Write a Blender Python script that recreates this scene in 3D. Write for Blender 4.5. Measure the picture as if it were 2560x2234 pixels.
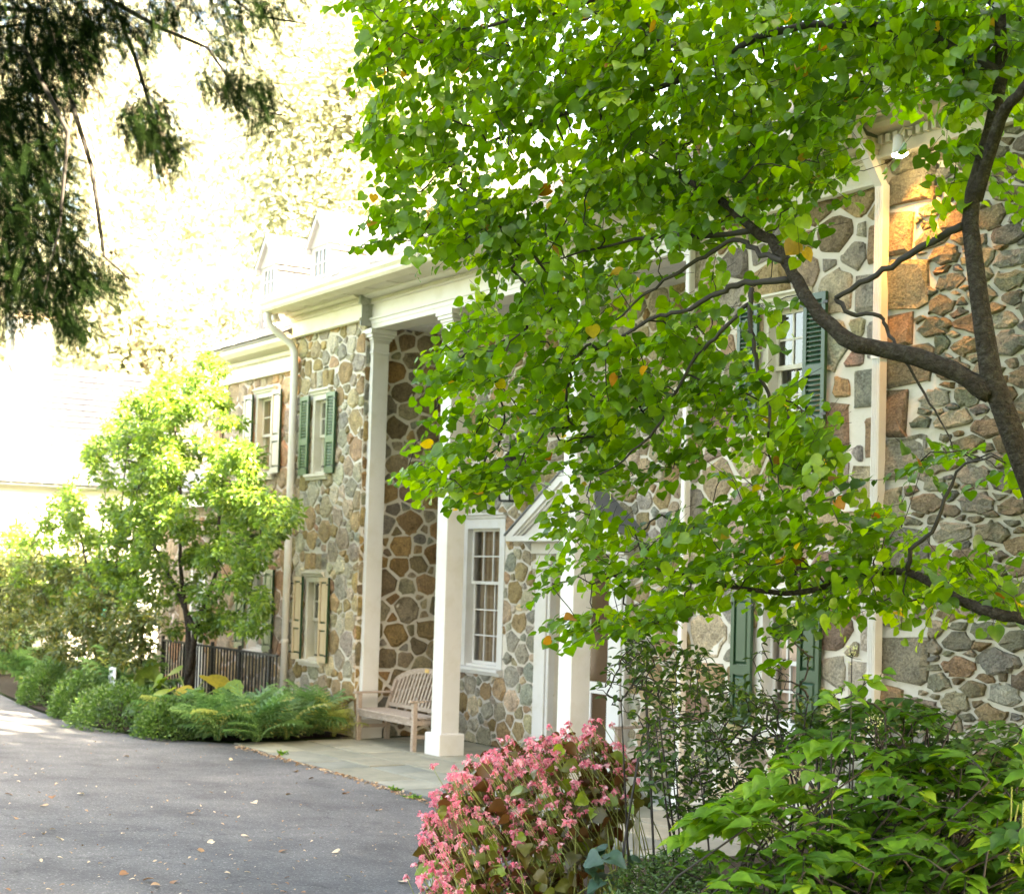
import bpy, math, random
import numpy as np
from mathutils import Vector, Matrix

random.seed(7)
rng = np.random.default_rng(11)
scene = bpy.context.scene
for o in list(bpy.data.objects):
    bpy.data.objects.remove(o)
COL = scene.collection
R = math.radians

# ------------------------------------------------------------------ camera
PW = 2560.0
FPX, ANG, PITCH, ROLL, CAMH = 3900.0, R(32.9), R(2.8), R(1.63), 2.27
PCY = 1437 - FPX * math.tan(PITCH)
_fw = Vector((-math.cos(ANG), math.sin(ANG), 0))
FWD = _fw * math.cos(PITCH) + Vector((0, 0, 1)) * math.sin(PITCH)
_r = FWD.cross(Vector((0, 0, 1))).normalized()
_u = _r.cross(FWD)
UP = _u * math.cos(ROLL) - _r * math.sin(ROLL)
RIGHT = _r * math.cos(ROLL) + _u * math.sin(ROLL)
CAM = Vector((0, 0, CAMH))
cam = bpy.data.cameras.new('camera')
camo = bpy.data.objects.new('camera', cam)
COL.objects.link(camo)
camo.matrix_world = Matrix.Translation(CAM) @ Matrix((RIGHT, UP, -FWD)).transposed().to_4x4()
cam.sensor_width = 36
cam.lens = FPX / PW * 36
cam.shift_y = (PCY - 1117) / PW
cam.clip_start = 0.1
cam.clip_end = 1500
cam.dof.use_dof = True
cam.dof.focus_distance = 9.6
cam.dof.aperture_fstop = 3.4
scene.camera = camo

def ray(px, py):
    return RIGHT * ((px - 1280) / FPX) - UP * ((py - PCY) / FPX) + FWD
def at(px, py, d):
    return CAM + ray(px, py) * d
def onz(px, py, z=0.0):
    d = ray(px, py); return CAM + d * ((z - CAMH) / d.z)
def ony(px, py, y):
    d = ray(px, py); return CAM + d * (y / d.y)
def proj(P):
    d = Vector(P) - CAM; z = d.dot(FWD)
    return 1280 + FPX * d.dot(RIGHT) / z, PCY - FPX * d.dot(UP) / z, z

# ------------------------------------------------------------------ light
SUN_EL, SUN_AZ = R(37), R(18)        # azimuth from +X towards +Y
SDIR = Vector((math.cos(SUN_EL) * math.cos(SUN_AZ), math.cos(SUN_EL) * math.sin(SUN_AZ), math.sin(SUN_EL)))
world = bpy.data.worlds.new('World')
scene.world = world
world.use_nodes = True
wn = world.node_tree
sky = wn.nodes.new('ShaderNodeTexSky')
sky.sky_type = 'NISHITA'
sky.sun_disc = False
sky.sun_elevation = SUN_EL
sky.sun_rotation = R(90) - SUN_AZ
sky.dust_density = 4.0
sky.ozone_density = 0.6
sky.air_density = 1.0
bg = wn.nodes['Background']
wn.links.new(sky.outputs[0], bg.inputs[0])
bg.inputs[1].default_value = 0.10
sl = bpy.data.lights.new('sun', 'SUN')
sl.energy = 5.0
sl.angle = R(0.53)
sl.color = (1.0, 0.955, 0.88)
slo = bpy.data.objects.new('sun', sl)
COL.objects.link(slo)
slo.rotation_euler = SDIR.to_track_quat('Z', 'Y').to_euler()
slo.location = (20, 10, 30)
vs = scene.view_settings
vs.view_transform = 'Standard'
vs.look = 'None'
vs.gamma = 1
vs.use_curve_mapping = False
vs.exposure = 4.55
try:
    vs.use_white_balance = True
    vs.white_balance_temperature = 8600
    vs.white_balance_tint = 7
except Exception:
    pass
scene.cycles.max_bounces = 6
scene.cycles.diffuse_bounces = 3
scene.cycles.transparent_max_bounces = 8
scene.cycles.sample_clamp_indirect = 6

# ------------------------------------------------------------------ materials
def newmat(name):
    m = bpy.data.materials.new(name); m.use_nodes = True
    nt = m.node_tree
    return m, nt, nt.nodes['Principled BSDF'], nt.nodes['Material Output']
def node(nt, t, **kw):
    n = nt.nodes.new(t)
    for k, v in kw.items():
        setattr(n, k, v)
    return n
def ramp(nt, stops, interp='LINEAR'):
    n = nt.nodes.new('ShaderNodeValToRGB')
    cr = n.color_ramp; cr.interpolation = interp
    while len(cr.elements) < len(stops):
        cr.elements.new(0.5)
    for e, (p, c) in zip(cr.elements, stops):
        e.position = p; e.color = (c[0], c[1], c[2], 1)
    return n
def objcoord(nt):
    return nt.nodes.new('ShaderNodeNewGeometry').outputs['Position']
def noise(nt, co, scale, detail=4, rough=0.6):
    n = nt.nodes.new('ShaderNodeTexNoise')
    n.inputs['Scale'].default_value = scale
    n.inputs['Detail'].default_value = detail
    n.inputs['Roughness'].default_value = rough
    if co is not None: nt.links.new(co, n.inputs['Vector'])
    return n
def mixc(nt, a, b, fac, mode='MIX'):
    n = nt.nodes.new('ShaderNodeMix'); n.data_type = 'RGBA'; n.blend_type = mode
    for s, v in ((6, a), (7, b)):
        if hasattr(v, 'links') or hasattr(v, 'is_linked'): nt.links.new(v, n.inputs[s])
        else: n.inputs[s].default_value = (v[0], v[1], v[2], 1)
    if hasattr(fac, 'is_linked'): nt.links.new(fac, n.inputs[0])
    else: n.inputs[0].default_value = fac
    return n.outputs[2]
def bump(nt, h, bsdf, strength=0.3, dist=0.02):
    b = nt.nodes.new('ShaderNodeBump')
    b.inputs['Strength'].default_value = strength
    b.inputs['Distance'].default_value = dist
    nt.links.new(h, b.inputs['Height']); nt.links.new(b.outputs[0], bsdf.inputs['Normal'])

def plain(name, c, rough=0.5, var=0.12, scale=3.0, bs=0.0, bscale=40, spec=0.5, metal=0.0, dirt=None, dirtamt=0.3, bd=0.01):
    m, nt, b, out = newmat(name)
    co = objcoord(nt)
    n = noise(nt, co, scale, 5)
    col = mixc(nt, [x * (1 - var) for x in c], [min(1, x * (1 + var)) for x in c], n.outputs[0])
    if dirt:
        n2 = noise(nt, co, scale * 0.9 + 1.3, 6, 0.7)
        r = ramp(nt, [(0.48, (0, 0, 0)), (0.7, (dirtamt,) * 3)]); nt.links.new(n2.outputs[0], r.inputs[0])
        col = mixc(nt, col, dirt, r.outputs[0])
    nt.links.new(col, b.inputs['Base Color'])
    b.inputs['Roughness'].default_value = rough
    b.inputs['Specular IOR Level'].default_value = spec
    b.inputs['Metallic'].default_value = metal
    if bs:
        n3 = noise(nt, co, bscale, 4); bump(nt, n3.outputs[0], b, bs, bd)
    return m

M = {}
M['white'] = plain('white_paint', (0.60, 0.572, 0.54), 0.45, 0.04, 2.0, dirt=(0.46, 0.41, 0.31), dirtamt=0.38)
M['cream'] = plain('weathered_cream_paint', (0.57, 0.53, 0.44), 0.55, 0.06, 2.5, dirt=(0.42, 0.38, 0.22), dirtamt=0.5)
M['ceil'] = plain('porch_ceiling_paint', (0.62, 0.61, 0.60), 0.6, 0.04)
M['mortar'] = plain('pale_lime_mortar', (0.61, 0.55, 0.475), 0.95, 0.10, 5, 0.5, 30, 0.2, dirt=(0.50, 0.46, 0.36), dirtamt=0.4)
M['mortar_bounce'] = plain('bounce_tinted_mortar', (0.70, 0.56, 0.49), 0.95, 0.10, 5, 0.5, 30, 0.2)  # warm bounce light on the annex put into the pink tint
M['oldmortar'] = plain('rough_smeared_mortar', (0.54, 0.50, 0.44), 0.95, 0.15, 6, 1.0, 12, 0.2, dirt=(0.40, 0.38, 0.26), dirtamt=0.5)
M['green'] = plain('dark_green_gloss_paint', (0.014, 0.050, 0.020), 0.35, 0.15, 4)
M['green2'] = plain('pale_green_paint', (0.10, 0.155, 0.075), 0.35, 0.15, 4)  # paler green for the upper left and lower annex shutters
M['tan'] = plain('tan_paint', (0.55, 0.42, 0.27), 0.4, 0.08, 4)
M['teal'] = plain('teal_paint', (0.03, 0.22, 0.16), 0.35, 0.1, 4)
M['iron'] = plain('black_iron', (0.012, 0.012, 0.013), 0.45, 0.2, 10)
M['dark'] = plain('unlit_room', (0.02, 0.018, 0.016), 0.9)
M['bronze'] = plain('bronze', (0.13, 0.085, 0.035), 0.45, 0.2, 20, metal=0.7)
M['brass'] = plain('brass_plate', (0.75, 0.50, 0.20), 0.35, 0.1, 20, metal=0.6)
M['grey'] = plain('shaded_stained_grey', (0.33, 0.33, 0.30), 0.7, 0.15, 6, dirt=(0.12, 0.14, 0.08), dirtamt=0.7)
M['lead'] = plain('grey_lead_sheet', (0.16, 0.165, 0.175), 0.6, 0.1, 6)
M['soil'] = plain('dark_mulch', (0.035, 0.026, 0.018), 1.0, 0.4, 14, 1.0, 25, 0.1)
M['grass'] = plain('lawn', (0.06, 0.10, 0.025), 1.0, 0.3, 2.0, 0.5, 20, 0.1)
M['bark'] = plain('grey_brown_bark', (0.050, 0.040, 0.032), 0.95, 0.6, 30, 1.0, 55, 0.1, bd=0.05, dirt=(0.13, 0.12, 0.10), dirtamt=0.6)
M['twig'] = plain('dark_twig', (0.030, 0.024, 0.020), 0.85, 0.2, 18)
M['palebark'] = plain('pale_bark', (0.30, 0.25, 0.19), 0.9, 0.25, 8)
M['stem'] = plain('green_stem', (0.22, 0.25, 0.06), 0.6, 0.2, 10)
M['board'] = plain('white_sign_board', (0.75, 0.74, 0.72), 0.6, 0.05, 10)
M['ink'] = plain('dark_ink', (0.03, 0.035, 0.035), 0.7)
M['greyink'] = plain('faded_ink', (0.25, 0.25, 0.25), 0.7)
M['kerb'] = plain('grey_edging_stone', (0.25, 0.25, 0.23), 0.9, 0.2, 8, 0.6, 20)

def stone_mat(name, nscale=9, bs=0.9):
    m, nt, b, out = newmat(name)
    co = objcoord(nt)
    a = node(nt, 'ShaderNodeAttribute', attribute_name='col')
    n = noise(nt, co, nscale, 6, 0.7)
    n2 = noise(nt, co, nscale * 5, 5, 0.7)
    r = ramp(nt, [(0.28, (0.42, 0.38, 0.34)), (0.45, (0.95, 0.93, 0.90)), (0.58, (1.1, 1.06, 1.0)), (0.74, (1.6, 1.5, 1.35))])
    nt.links.new(n.outputs[0], r.inputs[0])
    r2 = ramp(nt, [(0.3, (0.55, 0.54, 0.53)), (0.5, (1.0, 1.0, 1.0)), (0.7, (1.4, 1.38, 1.34))])
    nt.links.new(n2.outputs[0], r2.inputs[0])
    c = mixc(nt, a.outputs['Color'], r.outputs[0], 1.0, 'MULTIPLY')
    c = mixc(nt, c, r2.outputs[0], 1.0, 'MULTIPLY')
    nt.links.new(c, b.inputs['Base Color'])
    b.inputs['Roughness'].default_value = 0.9
    b.inputs['Specular IOR Level'].default_value = 0.25
    mm = node(nt, 'ShaderNodeMath', operation='MULTIPLY_ADD')
    nt.links.new(n2.outputs[0], mm.inputs[0]); mm.inputs[1].default_value = 0.5
    nt.links.new(n.outputs[0], mm.inputs[2])
    bump(nt, mm.outputs[0], b, 1.0, 0.07)
    return m
M['stone'] = stone_mat('fieldstone')

def slate_mat():
    m, nt, b, out = newmat('slate')
    a = node(nt, 'ShaderNodeAttribute', attribute_name='col')
    n = noise(nt, objcoord(nt), 12, 5)
    r = ramp(nt, [(0.3, (0.75,) * 3), (0.7, (1.25,) * 3)]); nt.links.new(n.outputs[0], r.inputs[0])
    c = mixc(nt, a.outputs['Color'], r.outputs[0], 1.0, 'MULTIPLY')
    nt.links.new(c, b.inputs['Base Color'])
    b.inputs['Roughness'].default_value = 0.5
    bump(nt, n.outputs[0], b, 0.3, 0.01)
    return m
M['slate'] = slate_mat()

def flag_mat():
    m, nt, b, out = newmat('bluestone')
    co = objcoord(nt)
    a = node(nt, 'ShaderNodeAttribute', attribute_name='col')
    n = noise(nt, co, 2.5, 6, 0.7); n2 = noise(nt, co, 30, 4)
    r = ramp(nt, [(0.3, (0.7, 0.72, 0.70)), (0.7, (1.25, 1.23, 1.15))]); nt.links.new(n.outputs[0], r.inputs[0])
    c = mixc(nt, a.outputs['Color'], r.outputs[0], 1.0, 'MULTIPLY')
    nt.links.new(c, b.inputs['Base Color'])
    b.inputs['Roughness'].default_value = 0.75
    bump(nt, n2.outputs[0], b, 0.35, 0.008)
    return m
M['flag'] = flag_mat()

def asphalt_mat():
    m, nt, b, out = newmat('worn_asphalt')
    co = objcoord(nt)
    v = node(nt, 'ShaderNodeTexVoronoi'); v.inputs['Scale'].default_value = 85
    nt.links.new(co, v.inputs['Vector'])
    n = noise(nt, co, 0.55, 6, 0.65)
    n2 = noise(nt, co, 130, 3)
    r = ramp(nt, [(0.3, (0.074, 0.073, 0.074)), (0.5, (0.104, 0.102, 0.103)), (0.72, (0.145, 0.140, 0.138))])
    nt.links.new(n.outputs[0], r.inputs[0])
    sep = node(nt, 'ShaderNodeSeparateColor'); nt.links.new(v.outputs['Color'], sep.inputs[0])
    r2 = ramp(nt, [(0.0, (0.75,) * 3), (0.6, (1.0,) * 3), (0.94, (1.2,) * 3), (0.98, (2.0, 1.95, 1.9))])
    nt.links.new(sep.outputs[0], r2.inputs[0])
    c = mixc(nt, r.outputs[0], r2.outputs[0], 1.0, 'MULTIPLY')
    wob = noise(nt, co, 1.6, 5, 0.7)
    va = node(nt, 'ShaderNodeVectorMath', operation='MULTIPLY_ADD'); nt.links.new(wob.outputs['Color'], va.inputs[0]); va.inputs[1].default_value = (0.9, 0.9, 0.9); nt.links.new(co, va.inputs[2])
    vc = node(nt, 'ShaderNodeTexVoronoi', feature='DISTANCE_TO_EDGE'); vc.inputs['Scale'].default_value = 0.33; nt.links.new(va.outputs[0], vc.inputs['Vector'])
    rc = ramp(nt, [(0.0, (0.6,) * 3), (0.003, (0.85,) * 3), (0.007, (1, 1, 1))]); nt.links.new(vc.outputs['Distance'], rc.inputs[0])
    c = mixc(nt, c, rc.outputs[0], 1.0, 'MULTIPLY')
    stn = noise(nt, co, 1.1, 6, 0.75)
    rst = ramp(nt, [(0.36, (0.82,) * 3), (0.5, (1, 1, 1)), (0.66, (1.10, 1.09, 1.08))]); nt.links.new(stn.outputs[0], rst.inputs[0])
    c = mixc(nt, c, rst.outputs[0], 1.0, 'MULTIPLY')
    nt.links.new(c, b.inputs['Base Color'])
    b.inputs['Roughness'].default_value = 0.85
    b.inputs['Specular IOR Level'].default_value = 0.3
    mm = node(nt, 'ShaderNodeMath', operation='MULTIPLY_ADD')
    nt.links.new(v.outputs['Distance'], mm.inputs[0]); mm.inputs[1].default_value = 1.0
    nt.links.new(n2.outputs[0], mm.inputs[2])
    bump(nt, mm.outputs[0], b, 0.6, 0.008)
    return m
M['asphalt'] = asphalt_mat()

def wood_mat():
    m, nt, b, out = newmat('weathered_teak')
    co = objcoord(nt)
    mp = node(nt, 'ShaderNodeMapping'); mp.inputs['Scale'].default_value = (3, 12, 12)
    nt.links.new(co, mp.inputs[0])
    n = noise(nt, mp.outputs[0], 6, 5)
    r = ramp(nt, [(0.3, (0.24, 0.175, 0.13)), (0.7, (0.43, 0.335, 0.265))]); nt.links.new(n.outputs[0], r.inputs[0])
    nt.links.new(r.outputs[0], b.inputs['Base Color'])
    b.inputs['Roughness'].default_value = 0.75
    bump(nt, n.outputs[0], b, 0.3, 0.004)
    return m
M['teak'] = wood_mat()

def leaf_mat(name, stops, trans=0.45, tcol=(1.15, 1.2, 0.5), rough=0.42, spec=0.4, back=None, vein=0.0):
    m, nt, b, out = newmat(name)
    a = node(nt, 'ShaderNodeAttribute', attribute_name='rnd')
    r = ramp(nt, stops); nt.links.new(a.outputs['Fac'], r.inputs[0])
    col = r.outputs[0]
    n = noise(nt, objcoord(nt), 25, 3)
    rr = ramp(nt, [(0.3, (0.8,) * 3), (0.7, (1.2,) * 3)]); nt.links.new(n.outputs[0], rr.inputs[0])
    col = mixc(nt, col, rr.outputs[0], 1.0, 'MULTIPLY')
    if back:
        g = nt.nodes.new('ShaderNodeNewGeometry')
        col = mixc(nt, col, back, g.outputs['Backfacing'])
    nt.links.new(col, b.inputs['Base Color'])
    b.inputs['Roughness'].default_value = rough
    b.inputs['Specular IOR Level'].default_value = spec
    t = nt.nodes.new('ShaderNodeBsdfTranslucent')
    tc = mixc(nt, col, tcol, 1.0, 'MULTIPLY')
    nt.links.new(tc, t.inputs[0])
    ms = nt.nodes.new('ShaderNodeMixShader'); ms.inputs[0].default_value = trans
    nt.links.new(b.outputs[0], ms.inputs[1]); nt.links.new(t.outputs[0], ms.inputs[2])
    nt.links.new(ms.outputs[0], out.inputs[0])
    return m
G = lambda *s: list(s)
M['redbud'] = leaf_mat('redbud_leaf', G((0, (0.032, 0.085, 0.008)), (0.5, (0.085, 0.180, 0.012)), (0.93, (0.22, 0.32, 0.018)), (0.965, (0.42, 0.27, 0.03)), (1, (0.20, 0.07, 0.02))), 0.48, (2.3, 2.3, 0.5), 0.40, 0.5)
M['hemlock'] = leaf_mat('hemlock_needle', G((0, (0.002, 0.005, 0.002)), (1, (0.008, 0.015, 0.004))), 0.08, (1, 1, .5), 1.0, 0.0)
M['fartree'] = leaf_mat('hazed_tree_leaf', G((0, (0.20, 0.22, 0.14)), (0.6, (0.38, 0.385, 0.28)), (1, (0.52, 0.48, 0.39))), 0.5, (1.15, 1.15, 1.05), 0.6)  # haze and glare over the distant crowns put into the pale colour
M['shade'] = leaf_mat('shade_tree_leaf', G((0, (0.05, 0.09, 0.02)), (1, (0.10, 0.15, 0.03))), 0.4)
M['shrub'] = leaf_mat('shrub_leaf', G((0, (0.07, 0.13, 0.035)), (0.6, (0.125, 0.21, 0.045)), (1, (0.22, 0.29, 0.06))), 0.5, (1.7, 1.7, .7), 0.35, 0.5)
M['olive'] = leaf_mat('olive_shrub_leaf', G((0, (0.06, 0.09, 0.028)), (0.75, (0.125, 0.155, 0.05)), (1, (0.26, 0.23, 0.06))), 0.35, (1.4, 1.3, .5), 0.35, 0.5)
M['box'] = leaf_mat('boxwood_leaf', G((0, (0.05, 0.105, 0.025)), (1, (0.125, 0.21, 0.055))), 0.35, (1.2, 1.4, .5), 0.35, 0.5)
M['fern'] = leaf_mat('fern_frond', G((0, (0.095, 0.19, 0.075)), (0.75, (0.20, 0.32, 0.14)), (1, (0.42, 0.40, 0.15))), 0.5, (1.3, 1.4, .7), 0.5)
M['hosta'] = leaf_mat('hosta_leaf', G((0, (0.13, 0.22, 0.035)), (0.7, (0.26, 0.33, 0.05)), (1, (0.48, 0.36, 0.05))), 0.4, (1.4, 1.4, .6), 0.4)
M['begonia'] = leaf_mat('begonia_leaf', G((0, (0.06, 0.055, 0.014)), (0.6, (0.115, 0.10, 0.018)), (0.85, (0.13, 0.19, 0.025)), (1, (0.22, 0.34, 0.03))), 0.3, (1.6, 1.0, .5), 0.35, 0.5, back=(0.11, 0.055, 0.02))
M['pink'] = leaf_mat('pink_petal', G((0, (0.80, 0.14, 0.25)), (0.5, (0.88, 0.30, 0.40)), (1, (0.92, 0.60, 0.64))), 0.4, (1, 1, 1), 0.5)
M['creamflower'] = leaf_mat('cream_floret', G((0, (0.55, 0.58, 0.28)), (1, (0.75, 0.74, 0.48))), 0.3, (1, 1, .8), 0.6)
M['light'] = leaf_mat('bright_green_leaf', G((0, (0.028, 0.085, 0.012)), (0.55, (0.070, 0.170, 0.018)), (0.85, (0.12, 0.25, 0.022)), (1, (0.24, 0.36, 0.025))), 0.42, (1.6, 1.6, .5), 0.42, 0.3)
M['darkshrub'] = leaf_mat('dark_shrub_leaf', G((0, (0.028, 0.065, 0.012)), (0.8, (0.060, 0.115, 0.020)), (1, (0.12, 0.18, 0.03))), 0.35, (1.5, 1.6, .5), 0.45, 0.25)
M['bigdark'] = leaf_mat('blue_green_leaf', G((0, (0.03, 0.075, 0.045)), (1, (0.05, 0.10, 0.06))), 0.2, (1.2, 1.4, .6), 0.4)
M['litter'] = leaf_mat('fallen_leaf', G((0, (0.20, 0.09, 0.04)), (0.5, (0.42, 0.27, 0.15)), (1, (0.60, 0.50, 0.36))), 0.2, (1, 1, .8), 0.8)

def glass_mat():
    m, nt, b, out = newmat('window_glass')
    t = nt.nodes.new('ShaderNodeBsdfTransparent'); t.inputs[0].default_value = (0.93, 0.95, 0.94, 1)
    g = nt.nodes.new('ShaderNodeBsdfGlossy'); g.inputs['Roughness'].default_value = 0.03
    f = nt.nodes.new('ShaderNodeFresnel'); f.inputs[0].default_value = 1.55
    mm = node(nt, 'ShaderNodeMath', operation='MULTIPLY_ADD'); nt.links.new(f.outputs[0], mm.inputs[0]); mm.inputs[1].default_value = 1.5; mm.inputs[2].default_value = 0.04
    ms = nt.nodes.new('ShaderNodeMixShader')
    nt.links.new(mm.outputs[0], ms.inputs[0]); nt.links.new(t.outputs[0], ms.inputs[1]); nt.links.new(g.outputs[0], ms.inputs[2])
    nt.links.new(ms.outputs[0], out.inputs[0])
    return m
M['glass'] = glass_mat()
def emit_mat(name, c, s):
    m, nt, b, out = newmat(name)
    b.inputs['Base Color'].default_value = (0.9, 0.85, 0.75, 1)
    b.inputs['Emission Color'].default_value = (*c, 1); b.inputs['Emission Strength'].default_value = s
    return m
M['bulb'] = emit_mat('lit_bulb', (1.0, 0.80, 0.50), 6.0)
M['roomglow'] = emit_mat('lit_room_lamp', (1.0, 0.45, 0.10), 0.9)
def curtain_mat(name, a, b_):
    m, nt, b, out = newmat(name)
    w = node(nt, 'ShaderNodeTexWave'); w.inputs['Scale'].default_value = 5; w.inputs['Distortion'].default_value = 1.5
    nt.links.new(objcoord(nt), w.inputs['Vector'])
    r = ramp(nt, [(0, a), (1, b_)]); nt.links.new(w.outputs[0], r.inputs[0])
    nt.links.new(r.outputs[0], b.inputs['Base Color']); b.inputs['Roughness'].default_value = 0.9
    return m
M['curtain'] = curtain_mat('tan_curtain', (0.30, 0.20, 0.12), (0.46, 0.33, 0.22))
M['whitecurtain'] = curtain_mat('white_curtain', (0.55, 0.55, 0.53), (0.7, 0.69, 0.66))
M['peach'] = curtain_mat('peach_blind', (0.62, 0.42, 0.30), (0.70, 0.50, 0.38))
M['doorglass'] = plain('brown_reflective_glass', (0.075, 0.042, 0.022), 0.12, 0.4, 3)

# ------------------------------------------------------------------ mesh helpers
class MB:
    def __init__(s):
        s.v = []; s.f = []; s.c = []; s.cc = (1, 1, 1)
    def add(s, vs, fs):
        o = len(s.v)
        s.v += [tuple(p) for p in vs]; s.c += [s.cc] * len(vs)
        s.f += [tuple(i + o for i in f) for f in fs]
        return s
    def box(s, x0, x1, y0, y1, z0, z1):
        vs = [(x0, y0, z0), (x1, y0, z0), (x1, y1, z0), (x0, y1, z0), (x0, y0, z1), (x1, y0, z1), (x1, y1, z1), (x0, y1, z1)]
        return s.add(vs, [(0, 3, 2, 1), (4, 5, 6, 7), (0, 1, 5, 4), (1, 2, 6, 5), (2, 3, 7, 6), (3, 0, 4, 7)])
    def bbox(s, x0, x1, y0, y1, z0, z1, b=0.006):      # chamfered along vertical and top edges
        def ring(i, z):
            return [(x0 + i + b, y0 + i, z), (x1 - i - b, y0 + i, z), (x1 - i, y0 + i + b, z), (x1 - i, y1 - i - b, z), (x1 - i - b, y1 - i, z), (x0 + i + b, y1 - i, z), (x0 + i, y1 - i - b, z), (x0 + i, y0 + i + b, z)]
        vs = ring(0, z0) + ring(0, z1 - b) + ring(b, z1)
        fs = [tuple(range(7, -1, -1)), tuple(range(16, 24))]
        for k in (0, 8):
            for i in range(8):
                j = (i + 1) % 8
                fs.append((k + i, k + j, k + 8 + j, k + 8 + i))
        return s.add(vs, fs)
    def prism(s, prof, a, b, axis=0):
        """extrude closed profile [(p,q)] from a to b; axis 0: (a,p,q) 1: (p,a,q)"""
        n = len(prof)
        mk = (lambda t, p: (t, p[0], p[1])) if axis == 0 else ((lambda t, p: (p[0], t, p[1])) if axis == 1 else (lambda t, p: (p[0], p[1], t)))
        vs = [mk(a, p) for p in prof] + [mk(b, p) for p in prof]
        fs = [tuple(range(n))[::-1], tuple(range(n, 2 * n))] + [(i, (i + 1) % n, n + (i + 1) % n, n + i) for i in range(n)]
        return s.add(vs, fs)
    def bar(s, p, q, w, h, up=(0, 0, 1)):
        p = Vector(p); q = Vector(q); d = (q - p).normalized(); u = Vector(up)
        r = d.cross(u)
        if r.length < 1e-4: r = d.cross(Vector((0, 1, 0)))
        r.normalize(); u = r.cross(d)
        vs = []
        for c in (p, q):
            for a, b in ((-1, -1), (1, -1), (1, 1), (-1, 1)):
                vs.append(c + r * a * w / 2 + u * b * h / 2)
        return s.add(vs, [(3, 2, 1, 0), (4, 5, 6, 7), (0, 1, 5, 4), (1, 2, 6, 5), (2, 3, 7, 6), (3, 0, 4, 7)])
    def tube(s, pts, rad, n=8):
        pts = [Vector(p) for p in pts]
        rad = rad if hasattr(rad, '__len__') else [rad] * len(pts)
        vs = []; fs = []
        ref = Vector((0.3, 0.2, 1)).normalized()
        for i, p in enumerate(pts):
            d = (pts[min(i + 1, len(pts) - 1)] - pts[max(i - 1, 0)])
            if d.length < 1e-6: d = Vector((0, 0, 1))
            d.normalize()
            a = d.cross(ref)
            if a.length < 1e-3: a = d.cross(Vector((1, 0, 0)))
            a.normalize(); b = d.cross(a)
            for k in range(n):
                t = 2 * math.pi * k / n
                vs.append(p + (a * math.cos(t) + b * math.sin(t)) * rad[i])
        for i in range(len(pts) - 1):
            for k in range(n):
                j = (k + 1) % n
                fs.append((i * n + k, i * n + j, (i + 1) * n + j, (i + 1) * n + k))
        fs.append(tuple(range(n))[::-1]); fs.append(tuple(range((len(pts) - 1) * n, len(pts) * n)))
        return s.add(vs, fs)

def root_of(o):
    while o.parent: o = o.parent
    return o
def link(o, parent=None):
    COL.objects.link(o)
    if parent is not None: o.parent = parent
    return o
def obj(name, mb, mat, parent=None, smooth=False, attr=False):
    org = root_of(parent).location if parent is not None else Vector((0, 0, 0))
    me = bpy.data.meshes.new(name)
    me.from_pydata([(v[0] - org[0], v[1] - org[1], v[2] - org[2]) for v in mb.v], [], mb.f)
    if attr:
        a = me.attributes.new('col', 'FLOAT_COLOR', 'POINT')
        a.data.foreach_set('color', np.array([(*c, 1) for c in mb.c], dtype=np.float32).ravel())
    me.materials.append(M[mat])
    if smooth: me.polygons.foreach_set('use_smooth', [True] * len(me.polygons))
    me.update()
    return link(bpy.data.objects.new(name, me), parent)
def thing(name, label, cat, loc=(0, 0, 0), group=None):
    o = bpy.data.objects.new(name, None); COL.objects.link(o)
    o.location = loc; o.empty_display_size = 0.2
    return tag(o, label, cat, group)
def tag(o, label, cat, group=None):
    o['label'] = label; o['category'] = cat
    if group: o['group'] = group
    return o
def struct(o): o['kind'] = 'structure'; return o
def stuff(o): o['kind'] = 'stuff'; return o

# numpy leaf clouds ---------------------------------------------------
def np_mesh(name, V, F, mat, rnd=None):
    """V (n,3), F list of index arrays (k,3|4) -> mesh"""
    me = bpy.data.meshes.new(name)
    V = np.asarray(V, dtype=np.float32)
    me.vertices.add(len(V)); me.vertices.foreach_set('co', V.ravel())
    tot = sum(f.size for f in F); npoly = sum(len(f) for f in F)
    me.loops.add(tot); me.polygons.add(npoly)
    me.loops.foreach_set('vertex_index', np.concatenate([f.ravel() for f in F]).astype(np.int32))
    cnt = np.concatenate([np.full(len(f), f.shape[1]) for f in F])
    st = np.concatenate([[0], np.cumsum(cnt)[:-1]])
    me.polygons.foreach_set('loop_start', st.astype(np.int32))
    me.polygons.foreach_set('use_smooth', np.ones(npoly, dtype=bool))
    me.update(calc_edges=True)
    if rnd is not None:
        a = me.attributes.new('rnd', 'FLOAT', 'POINT'); a.data.foreach_set('value', np.asarray(rnd, dtype=np.float32))
    me.materials.append(M[mat])
    return me
def frames(tip, nrm):
    tip = tip / np.linalg.norm(tip, axis=1, keepdims=True)
    x = np.cross(tip, nrm); l = np.linalg.norm(x, axis=1, keepdims=True); x = x / np.maximum(l, 1e-6)
    n = np.cross(x, tip)
    return x, tip, n
def cloud(template, pos, tip, nrm, size):
    TV, TF = template
    TV = np.asarray(TV, float)
    x, y, n = frames(np.asarray(tip, float), np.asarray(nrm, float))
    pos = np.asarray(pos, float); size = np.asarray(size, float)[:, None, None]
    V = pos[:, None, :] + size * (TV[None, :, 0:1] * x[:, None, :] + TV[None, :, 1:2] * y[:, None, :] + TV[None, :, 2:3] * n[:, None, :])
    N, k = len(pos), len(TV)
    off = (np.arange(N) * k)[:, None, None]
    F = [(np.asarray(f)[None] + off).reshape(-1, np.asarray(f).shape[1]) for f in TF]
    return V.reshape(-1, 3), F
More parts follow.
